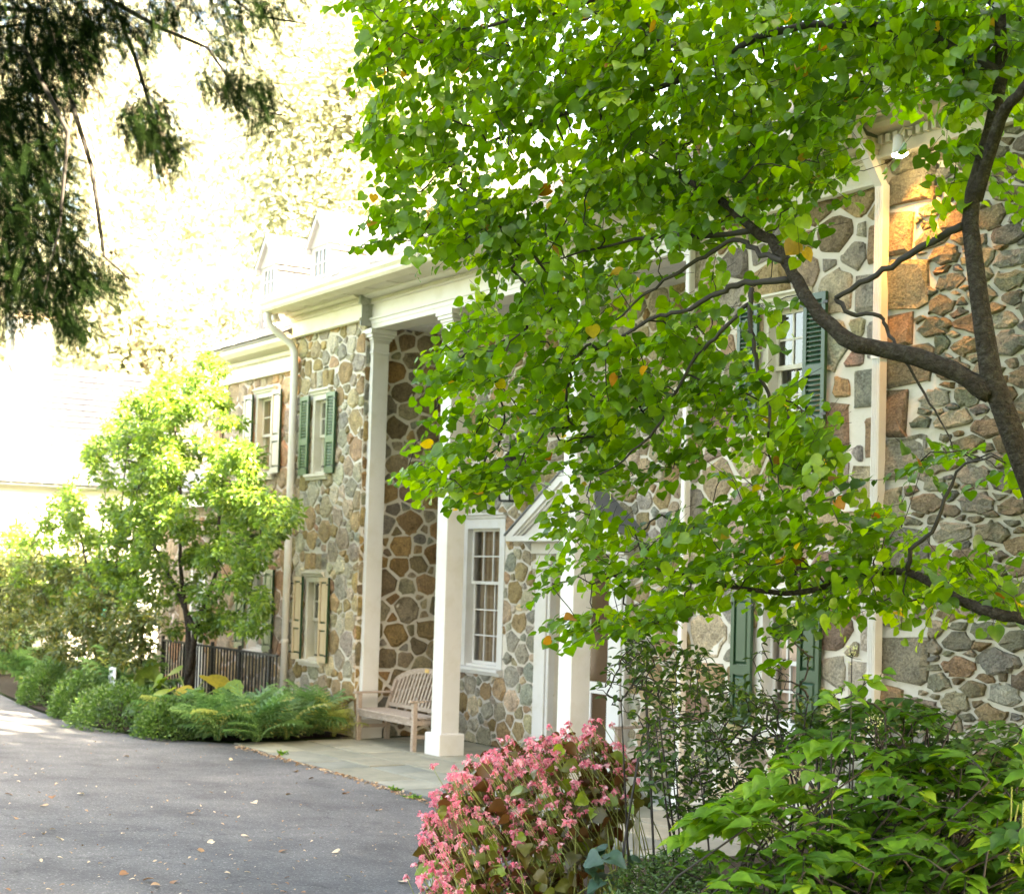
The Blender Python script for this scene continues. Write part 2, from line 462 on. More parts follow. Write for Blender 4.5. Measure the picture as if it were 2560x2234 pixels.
def leaves(name, template, mat, parent, pos, tip, nrm, size, rnd=None, is_stuff=True):
    org = np.array(root_of(parent).location) if parent is not None else np.zeros(3)
    V, F = cloud(template, np.asarray(pos) - org, tip, nrm, size)
    N = len(pos)
    rnd = rng.random(N) if rnd is None else rnd
    me = np_mesh(name, V, F, mat, np.repeat(rnd, len(template[0])))
    o = link(bpy.data.objects.new(name, me), parent)
    if is_stuff: stuff(o)
    return o
def leaf_parts(name, template, mat, parent, pos, tip, nrm, size, rnd, variants=8):
    """each leaf an object of its own, sharing a few meshes"""
    org = Vector(root_of(parent).location)
    q = np.linspace(0.02, 0.98, variants)
    mes = []
    TV, TF = template
    for v in q:
        jit = np.asarray(TV, float).copy()
        jit[:, 0] *= 0.9 + 0.2 * rng.random(); jit[:, 2] *= 0.6 + 0.9 * rng.random()
        mes.append(np_mesh(name, jit, [np.asarray(f) for f in TF], mat, np.full(len(TV), v)))
    x, y, n = frames(np.asarray(tip, float), np.asarray(nrm, float))
    for i in range(len(pos)):
        o = bpy.data.objects.new(name, mes[int(np.argmin(abs(q - rnd[i])))])
        COL.objects.link(o); o.parent = parent
        s = size[i]
        m3 = Matrix(((x[i][0] * s, y[i][0] * s, n[i][0] * s), (x[i][1] * s, y[i][1] * s, n[i][1] * s), (x[i][2] * s, y[i][2] * s, n[i][2] * s)))
        o.matrix_basis = Matrix.Translation(Vector(pos[i]) - org) @ m3.to_4x4()
def half_leaf(outline, mid, fold=0.25, curl=0.15):
    """outline: right half [(x,y)] from base to tip; folded along midrib"""
    k = len(outline)
    V = [(0, 0, 0), (0, mid, 0.0), (0, outline[-1][1], -curl)]
    def zz(x, y): return fold * abs(x) - curl * max(0, (y - 0.3)) ** 2 * 1.6
    V[1] = (0, mid, zz(0, mid)); V[2] = (0, outline[-1][1], zz(0, outline[-1][1]))
    T = []
    for sgn in (1, -1):
        o = len(V)
        pts = outline[:-1]
        for (x, y) in pts: V.append((sgn * x, y, zz(x, y)))
        seq = [0] + [o + i for i in range(len(pts))] + [2]
        for a, b in zip(seq[:-1], seq[1:]):
            T.append((1, a, b) if sgn > 0 else (1, b, a))
    return V, [np.array(T)]
HEART = half_leaf([(0.16, -0.11), (0.38, -0.10), (0.54, 0.08), (0.57, 0.32), (0.46, 0.57), (0.24, 0.77), (0, 0.96)], 0.38, 0.18, 0.30)
OVAL = half_leaf([(0.13, 0.10), (0.24, 0.32), (0.23, 0.58), (0.12, 0.84), (0, 1.0)], 0.45, 0.3, 0.3)
LANCE = half_leaf([(0.14, 0.18), (0.19, 0.42), (0.10, 0.78), (0, 1.0)], 0.45, 0.3, 0.3)
WIDE = half_leaf([(0.16, -0.06), (0.40, 0.02), (0.50, 0.25), (0.44, 0.45), (0.46, 0.52), (0.28, 0.70), (0.26, 0.78), (0, 1.05)], 0.4, 0.2, 0.35)
TINY = ([(0, 0, 0), (0.3, 0.45, 0.06), (0, 1, 0), (-0.3, 0.45, 0.06)], [np.array([(0, 1, 2, 3)])])
PETAL = ([(0, 0, 0), (0.36, 0.55, 0.12), (0.0, 1, 0.0), (-0.36, 0.55, 0.12)], [np.array([(0, 1, 2, 3)])])

def rdir(n):
    v = rng.normal(size=(n, 3)); return v / np.linalg.norm(v, axis=1, keepdims=True)
def leafy_dirs(n, out=None, droop=0.4, tilt=0.7):
    """tips outward and down, normals roughly up"""
    t = rdir(n); t[:, 2] = t[:, 2] * 0.5 - droop
    if out is not None: t += out * 0.8
    nn = rdir(n) * tilt; nn[:, 2] += 1.0
    return t, nn
def ellips(n, c, r, shell=0.55):
    d = rdir(n); rad = shell + (1 - shell) * rng.random(n) ** 0.7
    rad = rad * (0.85 + 0.3 * rng.random(n))
    return np.asarray(c) + d * rad[:, None] * np.asarray(r), d
def in_poly(P, poly):
    x, y = P[:, 0], P[:, 1]; inside = np.zeros(len(P), bool)
    n = len(poly); j = n - 1
    for i in range(n):
        xi, yi = poly[i]; xj, yj = poly[j]
        c = ((yi > y) != (yj > y)) & (x < (xj - xi) * (y - yi) / (yj - yi + 1e-9) + xi)
        inside ^= c; j = i
    return inside
def poly_samples(poly, n):
    a = np.array(poly, float); lo, hi = a.min(0), a.max(0)
    out = np.zeros((0, 2))
    while len(out) < n:
        P = lo + rng.random((n * 2, 2)) * (hi - lo)
        out = np.vstack([out, P[in_poly(P, poly)]])
    return out[:n]
_Rt, _Up, _Fw, _Cm = (np.array(v) for v in (RIGHT, UP, FWD, CAM))
def unproj(P, d):
    P = np.asarray(P, float); d = np.asarray(d, float)[:, None]
    return _Cm + d * (_Rt * ((P[:, 0:1] - 1280) / FPX) - _Up * ((P[:, 1:2] - PCY) / FPX) + _Fw)
def skeleton(starts, pts, bend=0.06, droop=0.0):
    """grow twigs: join every point to the nearest node of the tree; returns list of (parent_idx) edges with positions"""
    nodes = [np.array(s) for s in starts]
    order = np.argsort([min(np.linalg.norm(p - s) for s in nodes) for p in pts])
    A = np.array(nodes); edges = []; depth = [0] * len(nodes)
    for i in order:
        p = pts[i]
        d = np.linalg.norm(A - p, axis=1) + 0.0
        j = int(np.argmin(d))
        edges.append((j, len(A))); depth.append(depth[j] + 1)
        A = np.vstack([A, p[None]])
    kids = np.zeros(len(A))
    for j, k in reversed(edges): kids[j] += kids[k] + 1
    return A, edges, kids
def twig_mesh(A, edges, kids, r0=0.0022, r1=0.0016, n=5, bend=0.08, rmax=0.03):
    mb = MB()
    for j, k in edges:
        p, q = Vector(A[j]), Vector(A[k]); L = (q - p).length
        m1 = p.lerp(q, 0.35) + Vector(rng.normal(size=3)) * L * bend + Vector((0, 0, L * 0.06))
        m2 = p.lerp(q, 0.7) + Vector(rng.normal(size=3)) * L * bend + Vector((0, 0, L * 0.04))
        ra = min(rmax, r0 + r1 * math.sqrt(kids[k] + 1)); rb = min(rmax, r0 + r1 * math.sqrt(kids[k]))
        mb.tube([p, m1, m2, q], [ra, ra * .95, (ra + rb) / 2, rb], n)
    return mb

# ------------------------------------------------------------------ stonework
def clip(poly, nx, ny, d):
    """keep nx*x+ny*y <= d"""
    out = []
    m = len(poly)
    for i in range(m):
        a, b = poly[i], poly[(i + 1) % m]
        da, db = nx * a[0] + ny * a[1] - d, nx * b[0] + ny * b[1] - d
        if da <= 0: out.append(a)
        if (da < 0 < db) or (db < 0 < da):
            t = da / (da - db); out.append((a[0] + (b[0] - a[0]) * t, a[1] + (b[1] - a[1]) * t))
    return out
def stone_cells(W, H, size, aspect, gap, openings=(), fixed=(), lo=0.55, hi=1.6, seed=1, rag=0.06):
    rs = random.Random(seed)
    pts = []
    for (u0, u1, v0, v1) in fixed: pts.append(((u0 + u1) / 2 / aspect, (v0 + v1) / 2, (u1 - u0 + v1 - v0) / 4, True))
    n_try = int(W * H / size ** 2 * 60)
    for t in range(n_try):
        f = t / n_try
        r = size * (hi - (hi - lo) * f ** 0.42) * rs.uniform(0.85, 1.15)
        u, v = rs.uniform(-0.02, W / aspect + 0.02), rs.uniform(-0.02, H + 0.02)
        ok = True
        for (a, b, c, fx) in pts:
            k = 0.56 * (r + c)
            if abs(a - u) < k and abs(b - v) < k and (a - u) ** 2 + (b - v) ** 2 < k * k:
                ok = False; break
        if ok: pts.append((u, v, r, False))
    A = np.array([(p[0], p[1]) for p in pts]); rad = np.array([p[2] for p in pts])
    cells = []
    for i, (u, v, r, fx) in enumerate(pts):
        if fx: continue
        if any(o[0] < u * aspect < o[1] and o[2] < v < o[3] for o in openings) or any(o[0] < u * aspect < o[1] and o[2] < v < o[3] for o in fixed):
            continue
        d2 = ((A - A[i]) ** 2).sum(1)
        near = np.argsort(d2)[1:22]
        poly = [(max(0, u - 2.2 * r), max(0, v - 2.2 * r)), (min(W / aspect, u + 2.2 * r), max(0, v - 2.2 * r)), (min(W / aspect, u + 2.2 * r), min(H, v + 2.2 * r)), (max(0, u - 2.2 * r), min(H, v + 2.2 * r))]
        for j in near:
            dx, dy = A[j] - A[i]; L = math.hypot(dx, dy)
            t = 0.5 + 0.25 * (r * r - rad[j] ** 2) / (L * L)
            t = min(0.72, max(0.28, t))
            g = gap * 0.5 * rs.uniform(0.7, 1.5)
            nx, ny = dx / L, dy / L
            poly = clip(poly, nx, ny, nx * u + ny * v + t * L - g)
            if len(poly) < 3: break
        if len(poly) < 3: continue
        poly = [(a * aspect, b) for a, b in poly]
        cu, cv = u * aspect, v
        for o in list(openings) + list(fixed):
            s = [(o[0] - cu, (1, 0, o[0] - gap * .4)), (cu - o[1], (-1, 0, -o[1] - gap * .4)), (o[2] - cv, (0, 1, o[2] - gap * .4)), (cv - o[3], (0, -1, -o[3] - gap * .4))]
            s.sort(key=lambda q: -q[0])
            if min(p[0] for p in poly) < o[1] + gap and max(p[0] for p in poly) > o[0] - gap and min(p[1] for p in poly) < o[3] + gap and max(p[1] for p in poly) > o[2] - gap:
                poly = clip(poly, *s[0][1])
                if len(poly) < 3: break
        if len(poly) < 3: continue
        cells.append(poly)
    for (u0, u1, v0, v1) in fixed:
        g = gap * .5
        cells.append([(u0 + g, v0 + g), (u1 - g, v0 + g), (u1 - g, v1 - g), (u0 + g, v1 - g)])
    out = []
    for k, poly in enumerate(cells):
        ar = abs(sum(a[0] * b[1] - b[0] * a[1] for a, b in zip(poly, poly[1:] + poly[:1]))) / 2
        if ar < 0.0022: continue
        # drop tiny edges, round corners once
        q = [p for p, n in zip(poly, poly[1:] + poly[:1]) if math.hypot(p[0] - n[0], p[1] - n[1]) > 0.018]
        if len(q) < 3: continue
        rr = []
        c = 0.10 if k >= len(cells) - len(fixed) else rs.uniform(0.07, 0.22)
        for p, n in zip(q, q[1:] + q[:1]):
            rr.append((p[0] + (n[0] - p[0]) * c, p[1] + (n[1] - p[1]) * c)); rr.append((n[0] + (p[0] - n[0]) * c, n[1] + (p[1] - n[1]) * c))
        s = math.sqrt(ar) * rag
        out.append(([(a + rs.uniform(-s, s), b + rs.uniform(-s, s)) for a, b in rr], ar))
    return out
PAL = [(0.335, 0.302, 0.24), (0.40, 0.36, 0.29), (0.28, 0.255, 0.205), (0.30, 0.25, 0.17), (0.36, 0.295, 0.195), (0.29, 0.215, 0.12), (0.255, 0.185, 0.095), (0.325, 0.245, 0.135), (0.33, 0.225, 0.14), (0.26, 0.25, 0.215), (0.41, 0.345, 0.25)]
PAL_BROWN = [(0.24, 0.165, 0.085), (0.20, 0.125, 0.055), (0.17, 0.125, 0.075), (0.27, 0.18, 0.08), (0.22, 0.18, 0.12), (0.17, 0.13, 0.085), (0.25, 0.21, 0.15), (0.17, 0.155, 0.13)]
PAL_OLD = [(0.21, 0.195, 0.15), (0.17, 0.16, 0.125), (0.19, 0.16, 0.105), (0.15, 0.148, 0.13), (0.26, 0.235, 0.18), (0.18, 0.15, 0.105), (0.23, 0.225, 0.19), (0.21, 0.155, 0.095), (0.18, 0.18, 0.13)]
PAL_BOUNCE = [(0.42, 0.30, 0.20), (0.40, 0.31, 0.23), (0.38, 0.28, 0.19), (0.44, 0.36, 0.28), (0.36, 0.29, 0.22), (0.44, 0.27, 0.16)]  # annex stones with the warm bounce light painted in
PAL_GREYQ = [(0.29, 0.26, 0.22), (0.23, 0.205, 0.175), (0.31, 0.25, 0.195), (0.25, 0.185, 0.135)]
def stone_into(mb, poly, fn, h, pal, rs):
    n = len(poly)
    cx = sum(p[0] for p in poly) / n; cy = sum(p[1] for p in poly) / n
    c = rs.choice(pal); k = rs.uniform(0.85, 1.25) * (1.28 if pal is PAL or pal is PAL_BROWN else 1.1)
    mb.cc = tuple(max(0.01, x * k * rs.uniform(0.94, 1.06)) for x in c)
    tx, ty = rs.uniform(-.10, .10), rs.uniform(-.10, .10)
    vs = [fn(p[0], p[1], -0.012) for p in poly]
    vs += [fn(cx + (p[0] - cx) * .97, cy + (p[1] - cy) * .97, h * rs.uniform(.55, .75)) for p in poly]
    vs += [fn(cx + (p[0] - cx) * .78 + rs.uniform(-.006, .006), cy + (p[1] - cy) * .78 + rs.uniform(-.006, .006), h * rs.uniform(.78, 1.2) + (p[0] - cx) * tx + (p[1] - cy) * ty) for p in poly] + [fn(cx, cy, h * rs.uniform(.85, 1.3))]
    fs = [(i, (i + 1) % n, n + (i + 1) % n, n + i) for i in range(n)] + [(n + i, n + (i + 1) % n, 2 * n + (i + 1) % n, 2 * n + i) for i in range(n)] + [(2 * n + i, 2 * n + (i + 1) % n, 3 * n) for i in range(n)]
    mb.add(vs, fs)
def wall_slab(mb, fn, W, H, openings, th=0.3):
    us = sorted({0, W, *[o[0] for o in openings], *[o[1] for o in openings]})
    for a, b in zip(us[:-1], us[1:]):
        m = (a + b) / 2
        vs = [0.0]
        for o in sorted([o for o in openings if o[0] < m < o[1]], key=lambda o: o[2]): vs += [o[2], o[3]]
        vs.append(H)
        for c, d in zip(vs[::2], vs[1::2]):
            if d - c < 1e-4: continue
            P = [fn(u, v, t) for t in (0, -th) for (u, v) in ((a, c), (b, c), (b, d), (a, d))]
            mb.add(P, [(0, 1, 2, 3), (7, 6, 5, 4), (0, 4, 5, 1), (1, 5, 6, 2), (2, 6, 7, 3), (3, 7, 4, 0)])
def stone_wall(parent, fn, W, H, openings, size, aspect, gap, pal, quota, seed, name='wall', mortar='mortar', h=0.028, fixed=(), rag=0.06, lo=0.55, hi=1.6, view=None):
    """mortar slab with stones bedded in it; the largest stones in view are parts, the rest one stuff part"""
    rs = random.Random(seed)
    mb = MB(); wall_slab(mb, fn, W, H, openings)
    wall = obj(name, mb, mortar, parent)
    cells = stone_cells(W, H, size, aspect, gap, openings, fixed, lo, hi, seed, rag)
    sc = []
    for poly, ar in cells:
        P = fn(sum(p[0] for p in poly) / len(poly), sum(p[1] for p in poly) / len(poly), 0)
        x, y, z = proj(P)
        vis = -20 < x < 2580 and -20 < y < 2254 and z > 0 and (view is None or view(x, y))
        sc.append(ar / (z * z) if vis else ar * 1e-6)
    order = sorted(range(len(cells)), key=lambda i: -sc[i])
    rest = MB()
    for k, i in enumerate(order):
        hh = h * rs.uniform(0.7, 1.3)
        if k < quota:
            m = MB(); stone_into(m, cells[i][0], fn, hh, pal, rs)
            obj('stone', m, 'stone', wall, smooth=False, attr=True)
        else:
            stone_into(rest, cells[i][0], fn, hh, pal, rs)
    if rest.v:
        stuff(obj('rubble_stones', rest, 'stone', wall, attr=True))
    return wall

# ------------------------------------------------------------------ ground
def gz(x, y):
    """driveway rises gently from the house towards the camera"""
    t = max(0.0, 7.0 - y)
    return 0.045 * t - 0.0 if t < 14 else 0.63
g = MB()
n = 60
for i in range(n + 1):
    for j in range(n + 1):
        a = (i / n * 2 - 1); b = (j / n * 2 - 1)
        x = 400 * a * abs(a) ** 1.6 - 15; y = 400 * b * abs(b) ** 1.6 + 8
        g.v.append((x, y, gz(x, y) - 0.05)); g.c.append((1, 1, 1))
g.f = [(i * (n + 1) + j, (i + 1) * (n + 1) + j, (i + 1) * (n + 1) + j + 1, i * (n + 1) + j + 1) for i in range(n) for j in range(n)]
struct(obj('ground', g, 'grass'))
# driveway: edge along the patio then curving round the planted bed
edge = [(-8.9, 5.2), (-9.6, 6.3), (-10.6, 7.2), (-12.2, 7.85), (-13.8, 8.02), (-16, 8.12), (-18.4, 8.2), (-18.95, 8.05), (-19.5, 7.6), (-20.3, 7.2), (-22.3, 6.95), (-24.3, 7.0), (-27.4, 7.3), (-30, 7.9), (-34, 8.6), (-36.2, 9.0), (-36.2, 3), (-36.2, -14)]
d = MB()
cols = 30
pts = []
for i in range(len(edge) - 1):
    for k in range(4):
        t = k / 4; pts.append((edge[i][0] * (1 - t) + edge[i + 1][0] * t, edge[i][1] * (1 - t) + edge[i + 1][1] * t))
pts.append(edge[-1])
foc = (-6.0, -14.0)
for p in pts:
    for k in range(cols + 1):
        t = k / cols
        x = p[0] * (1 - t) + foc[0] * t; y = p[1] * (1 - t) + foc[1] * t
        d.v.append((x, y, gz(x, y) - 0.004)); d.c.append((1, 1, 1))
d.f = [(i * (cols + 1) + k, (i + 1) * (cols + 1) + k, (i + 1) * (cols + 1) + k + 1, i * (cols + 1) + k + 1) for i in range(len(pts) - 1) for k in range(cols)]
struct(obj('driveway', d, 'asphalt'))
def sheet(name, poly, z, mat, th=0.0):
    m = MB()
    m.v = [(x, y, gz(x, y) + z) for x, y in poly]; m.c = [(1, 1, 1)] * len(poly); m.f = [tuple(range(len(poly)))]
    return obj(name, m, mat)
struct(sheet('planting_bed', [(-19.1, 8.2), (-19.6, 7.65), (-20.4, 7.25), (-22.3, 7.0), (-24.3, 7.05), (-27.4, 7.35), (-30, 7.95), (-34, 8.65), (-36, 9.1), (-36, 10.2), (-19.1, 10.2)], 0.012, 'soil'))
# mound of soil for the front bed at the right
mb = MB()
nn = 24
for i in range(nn + 1):
    for j in range(nn + 1):
        x = -10.3 + 10.3 * i / nn; y = 4.2 + 5.6 * j / nn
        e = min(1, max(0, (x + 10.2 - max(0, (6.3 - y)) * 0.9) / 1.6)) if True else 0
        hgt = 0.34 * e * min(1, max(0, (y - 4.2) / 0.9)) * (0.75 + 0.25 * math.sin(x * 1.7 + y))
        mb.v.append((x, y, gz(x, y) - 0.03 + hgt)); mb.c.append((1, 1, 1))
mb.f = [(i * (nn + 1) + j, (i + 1) * (nn + 1) + j, (i + 1) * (nn + 1) + j + 1, i * (nn + 1) + j + 1) for i in range(nn) for j in range(nn)]
struct(obj('front_bed_soil', mb, 'soil', smooth=True))
def bedz(x, y):
    e = min(1, max(0, (x + 10.2 - max(0, (6.3 - y)) * 0.9) / 1.6))
    return gz(x, y) - 0.03 + 0.34 * e * min(1, max(0, (y - 4.2) / 0.9)) * (0.75 + 0.25 * math.sin(x * 1.7 + y))
# patio of bluestone flags
rs = random.Random(5)
mb = MB(); mb.box(-19.0, -9.0, 8.12, 11.2, -0.2, -0.014)
patio = struct(obj('patio', mb, 'soil'))
ys = [8.06, 8.62, 9.12, 9.74, 10.35, 11.18]
for a, b in zip(ys[:-1], ys[1:]):
    x = -19.0 + rs.uniform(0, .3)
    x0 = -18.98
    while x0 < -9.2:
        w = rs.uniform(0.55, 1.25)
        x1 = min(-9.0, x0 + w)
        ja, jb = rs.uniform(-.03, .03), rs.uniform(-.03, .03)
        y0 = a + (0.0 if a > 8.1 else rs.uniform(-.05, .05))
        m = MB(); k = rs.uniform(.82, 1.15)
        base = rs.choice([(0.25, 0.24, 0.19), (0.22, 0.218, 0.185), (0.27, 0.25, 0.195), (0.20, 0.205, 0.18)])
        m.cc = tuple(c * k for c in base)
        g_ = 0.011
        m.bbox(x0 + g_, x1 - g_, y0 + g_, b - g_, -0.05, 0.0 + rs.uniform(-.004, .004), 0.006)
        obj('flagstone', m, 'flag', patio, attr=True)
        x0 = x1

# ------------------------------------------------------------------ main house
YW, YB, YE = 9.88, 11.2, 9.95
XL0, XL1, XR0, XR1 = -21.32, -19.1, -12.08, -9.47
house = thing('stone_house', 'long fieldstone house with white square porch pillars, cream cornice and slate roof', 'house', (-15.5, 12, 0))
Z0 = -0.2
def fnY(x0, y, z0=Z0):
    return lambda u, v, h: (x0 + u, y - h, z0 + v)
def fnX(x, y0, z0=Z0):      # faces +X, u runs towards +Y
    return lambda u, v, h: (x + h, y0 + u, z0 + v)
LW_LOW = (-20.70, -20.14, 0.98, 2.16)
LW_UP = (-20.68, -20.12, 3.66, 4.80)
RW_LOW = (-10.98, -10.38, 0.95, 2.16)
RW_UP = (-10.98, -10.38, 3.70, 4.88)
BIGW = (-18.52, -17.44, 1.02, 3.02)
DOOR = (-16.22, -14.98, 0.0, 2.45)
def rel(o, x0): return (o[0] - x0, o[1] - x0, o[2] - Z0, o[3] - Z0)
HW = 5.80 - Z0
lintel = lambda o, x0, n=4: [(o[0] - x0 - .1 + (o[1] - o[0] + .2) * i / n, o[0] - x0 - .1 + (o[1] - o[0] + .2) * (i + 1) / n, o[3] - Z0 + .10, o[3] - Z0 + .36) for i in range(n)]
stone_wall(house, fnY(XL0, YW), XL1 - XL0, HW, [rel(LW_LOW, XL0), rel(LW_UP, XL0)], 0.148, 1.15, 0.025, PAL, 125, 21, lo=.5, hi=1.8, h=.024, fixed=lintel(LW_LOW, XL0) + lintel(LW_UP, XL0))
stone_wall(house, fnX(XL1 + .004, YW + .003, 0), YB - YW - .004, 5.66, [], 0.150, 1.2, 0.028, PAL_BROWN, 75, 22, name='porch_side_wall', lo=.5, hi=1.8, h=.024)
stone_wall(house, fnY(XL1, YB, 0), XR0 - XL1, 5.66, [(0, .001, 0, .001)] and [rel(BIGW, XL1)[:2] + (BIGW[2], BIGW[3]), rel(DOOR, XL1)[:2] + (DOOR[2], DOOR[3])], 0.142, 1.1, 0.026, PAL, 115, 23, lo=.5, hi=1.8, h=.024, name='porch_back_wall', view=lambda x, y: x < 1370)
stone_wall(house, fnY(XR0, YW), XR1 - XR0, HW, [rel(RW_LOW, XR0), rel(RW_UP, XR0)], 0.24, 1.25, 0.036, PAL + PAL_GREYQ * 2, 110, 24, fixed=[(XR1 - XR0 - .36, XR1 - XR0, .2 + i * .42, .2 + i * .42 + .38) for i in range(13) if i % 2] + [(XR1 - XR0 - .2, XR1 - XR0, .2 + i * .42, .2 + i * .42 + .38) for i in range(13) if not i % 2])
mb = MB()
mb.box(XR0 - .001, XR0 + .3, YW + .301, YB + .3, Z0, 5.66)
mb.box(XL0, XL0 + .3, YW + .301, 17, Z0, 6.0)
mb.box(XL0 + .301, XR1, 16.7, 17, Z0, 6.0)
mb.box(XR1 - .3, XR1, YW + .301, 16.69, Z0, 6.0)
obj('rear_wall', mb, 'mortar', house)
mb = MB(); mb.box(XL0 + .31, XR1 - .31, 12.6, 12.65, Z0, 5.9); mb.box(XL0 + .31, XL1 - .31, 10.9, 10.93, Z0, 5.9); mb.box(XR0 + .31, XR1 - .31, 10.9, 10.93, Z0, 5.9)  # near-black sheets painted to stand for the dark of the rooms
obj('dark_room_backing', mb, 'dark', house)

# roof: front slope
PIT = math.atan(0.53)
EY, EZ = 9.30, 6.20
def slope_roof(parent, x0, x1, y0, z0, run, pit, course=0.19, wid=0.27, seed=3, cols=((0.27, 0.26, 0.27), (0.32, 0.305, 0.31), (0.22, 0.215, 0.23), (0.29, 0.27, 0.275)), name='roof'):
    rs = random.Random(seed)
    cs, sn = math.cos(pit), math.sin(pit)
    L = run / cs
    mb = MB()
    T = lambda x, s, h: (x, y0 + s * cs - h * sn, z0 + s * sn + h * cs)
    P = [T(x0, 0, -.04), T(x1, 0, -.04), T(x1, L, -.04), T(x0, L, -.04), T(x0, 0, 0), T(x1, 0, 0), T(x1, L, 0), T(x0, L, 0)]
    mb.add(P, [(0, 3, 2, 1), (4, 5, 6, 7), (0, 1, 5, 4), (1, 2, 6, 5), (2, 3, 7, 6), (3, 0, 4, 7)])
    roof = obj(name, mb, 'lead', parent)
    sm = MB(); s = -0.03; row = 0
    while s < L:
        x = x0 - 0.03 - (row % 2) * wid / 2
        while x < x1 + .03:
            w = wid * rs.uniform(.85, 1.15); a, b = max(x0 - .03, x), min(x1 + .03, x + w - .008)
            if b - a > 0.03:
                k = rs.uniform(.8, 1.25); c = rs.choice(cols); sm.cc = tuple(q * k for q in c)
                e = s + rs.uniform(-.012, .012); th = rs.uniform(.010, .016)
                s2 = s + course * 1.25
                vs = [T(a, e, .022), T(b, e, .022), T(b, s2, .004), T(a, s2, .004), T(a, e, .022 + th), T(b, e, .022 + th), T(b, s2, .004 + th), T(a, s2, .004 + th)]
                sm.add(vs, [(4, 5, 6, 7), (0, 1, 5, 4), (1, 2, 6, 5), (3, 0, 4, 7)])
            x += w
        s += course; row += 1
    stuff(obj('slates', sm, 'slate', roof, attr=True))
    return roof
roof = slope_roof(house, XL0 - .08, XR1 + .05, EY, EZ, 4.6, PIT, 0.19, 0.27, 3)
mb = MB(); rz = EZ + 4.6 * math.tan(PIT)
mb.prism([(13.9, rz - .02), (13.9, rz + .02), (18.6, EZ + .02), (18.6, EZ - .05)], XL0 - .08, XR1 + .05)
obj('rear_roof', mb, 'lead', house)
mb = MB()
for x in (XL0 + .02, XR1 - .12):
    mb.prism([(9.9, 5.9), (16.99, 5.9), (13.9, rz - .06), (9.9, 6.40)], x, x + .08)
obj('gable_wall', mb, 'white', house)

# cornice, gutter, frieze
mb = MB()
prof = [(9.44, 6.02), (9.30, 6.05), (9.27, 6.09), (9.285, 6.13), (9.25, 6.17), (9.25, 6.215), (9.36, 6.215), (9.36, 6.16), (9.44, 6.13)]
mb.prism(prof[::-1], XL0 - .03, XR1 + .02)
obj('gutter', mb, 'cream', house)
mb = MB(); mb.box(XL0 - .02, XR1, 9.445, 9.94, 6.06, 6.11)
for x in np.arange(XL0 + .3, XR1, .62): mb.box(x, x + .012, 9.46, 9.80, 6.052, 6.058)
obj('soffit', mb, 'cream', house)
for a, b in ((XL0 - .02, XL1 + .012), (XR0 - .012, XR1 + .01)):
    mb = MB()
    mb.box(a, b, 9.80, 9.878, 5.72, 6.058)
    mb.prism([(9.80, 5.70), (9.765, 5.715), (9.765, 5.745), (9.80, 5.76)], a, b)
    mb.prism([(9.80, 5.94), (9.775, 5.945), (9.755, 5.955), (9.755, 5.965), (9.80, 5.965)], a, b)
    mb.prism([(9.80, 6.01), (9.70, 6.02), (9.66, 6.045), (9.66, 6.058), (9.80, 6.058)], a, b)
    fr = obj('frieze', mb, 'cream', house)
    mb = MB()
    for x in np.arange(a + .02, b - .02, .058): mb.box(x, x + .034, 9.745, 9.80, 5.968, 6.008)
    stuff(obj('dentils', mb, 'cream', fr))
mb = MB()     # frieze end return beside the porch; its shade put into the stained grey
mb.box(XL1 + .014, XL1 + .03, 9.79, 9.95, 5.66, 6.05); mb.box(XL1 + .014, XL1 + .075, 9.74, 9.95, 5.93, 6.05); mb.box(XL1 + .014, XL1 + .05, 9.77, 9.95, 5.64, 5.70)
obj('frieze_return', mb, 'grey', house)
a, b = XL1 + .03, XR0 - .015
mb = MB()
mb.box(a, b, YE, 10.26, 5.60, 6.058)
mb.prism([(YE, 5.602), (YE - .012, 5.602), (YE - .012, 5.66), (YE - .022, 5.665), (YE - .022, 5.715), (YE - .045, 5.725), (YE - .045, 5.75), (YE, 5.76)], a, b)
mb.prism([(YE, 5.94), (YE - .03, 5.945), (YE - .05, 5.955), (YE - .05, 5.965), (YE, 5.965)], a, b)
mb.prism([(YE, 6.012), (YE - .12, 6.022), (YE - .17, 6.045), (YE - .17, 6.057), (YE, 6.057)], a, b)
ent = obj('entablature', mb, 'white', house)
mb = MB()
for x in np.arange(a + .02, b - .02, .058): mb.box(x, x + .034, YE - .055, YE, 5.968, 6.008)
stuff(obj('dentils', mb, 'cream', ent))
mb = MB(); mb.box(XL1, XR0, 10.262, YB, 5.655, 5.70)
for y in np.arange(10.36, 11.15, .11): mb.box(XL1, XR0, y, y + .008, 5.650, 5.654)
obj('porch_ceiling', mb, 'ceil', house)
def pillar(cx, cy, hx, hy, name='pillar'):
    mb = MB()
    def ring(e, z0, z1): mb.bbox(cx - hx - e, cx + hx + e, cy - hy - e, cy + hy + e, z0, z1, .005)
    mb.bbox(cx - hx, cx + hx, cy - hy, cy + hy, 0.26, 5.42, .006)
    o = obj(name, mb, 'white', house)
    mb = MB()
    mb.bbox(cx - hx - .055, cx + hx + .055, cy - hy - .055, cy + hy + .055, 0.0, 0.275, .01)
    obj('plinth', mb, 'white', o)
    mb = MB()
    for e, z0, z1 in ((.012, 5.26, 5.30), (.010, 5.42, 5.45), (.03, 5.45, 5.485), (.055, 5.485, 5.53), (.075, 5.53, 5.60)):
        mb.bbox(cx - hx - e, cx + hx + e, cy - hy - e, cy + hy + e, z0, z1 - .001, .006)
    obj('capital', mb, 'white', o)
    return o
pillar(-16.96, 10.065, .128, .128)
pillar(-14.19, 10.065, .128, .128)
pillar(-19.045, 10.07, .05, .125, 'pilaster')
pillar(-12.13, 10.07, .05, .125, 'pilaster')

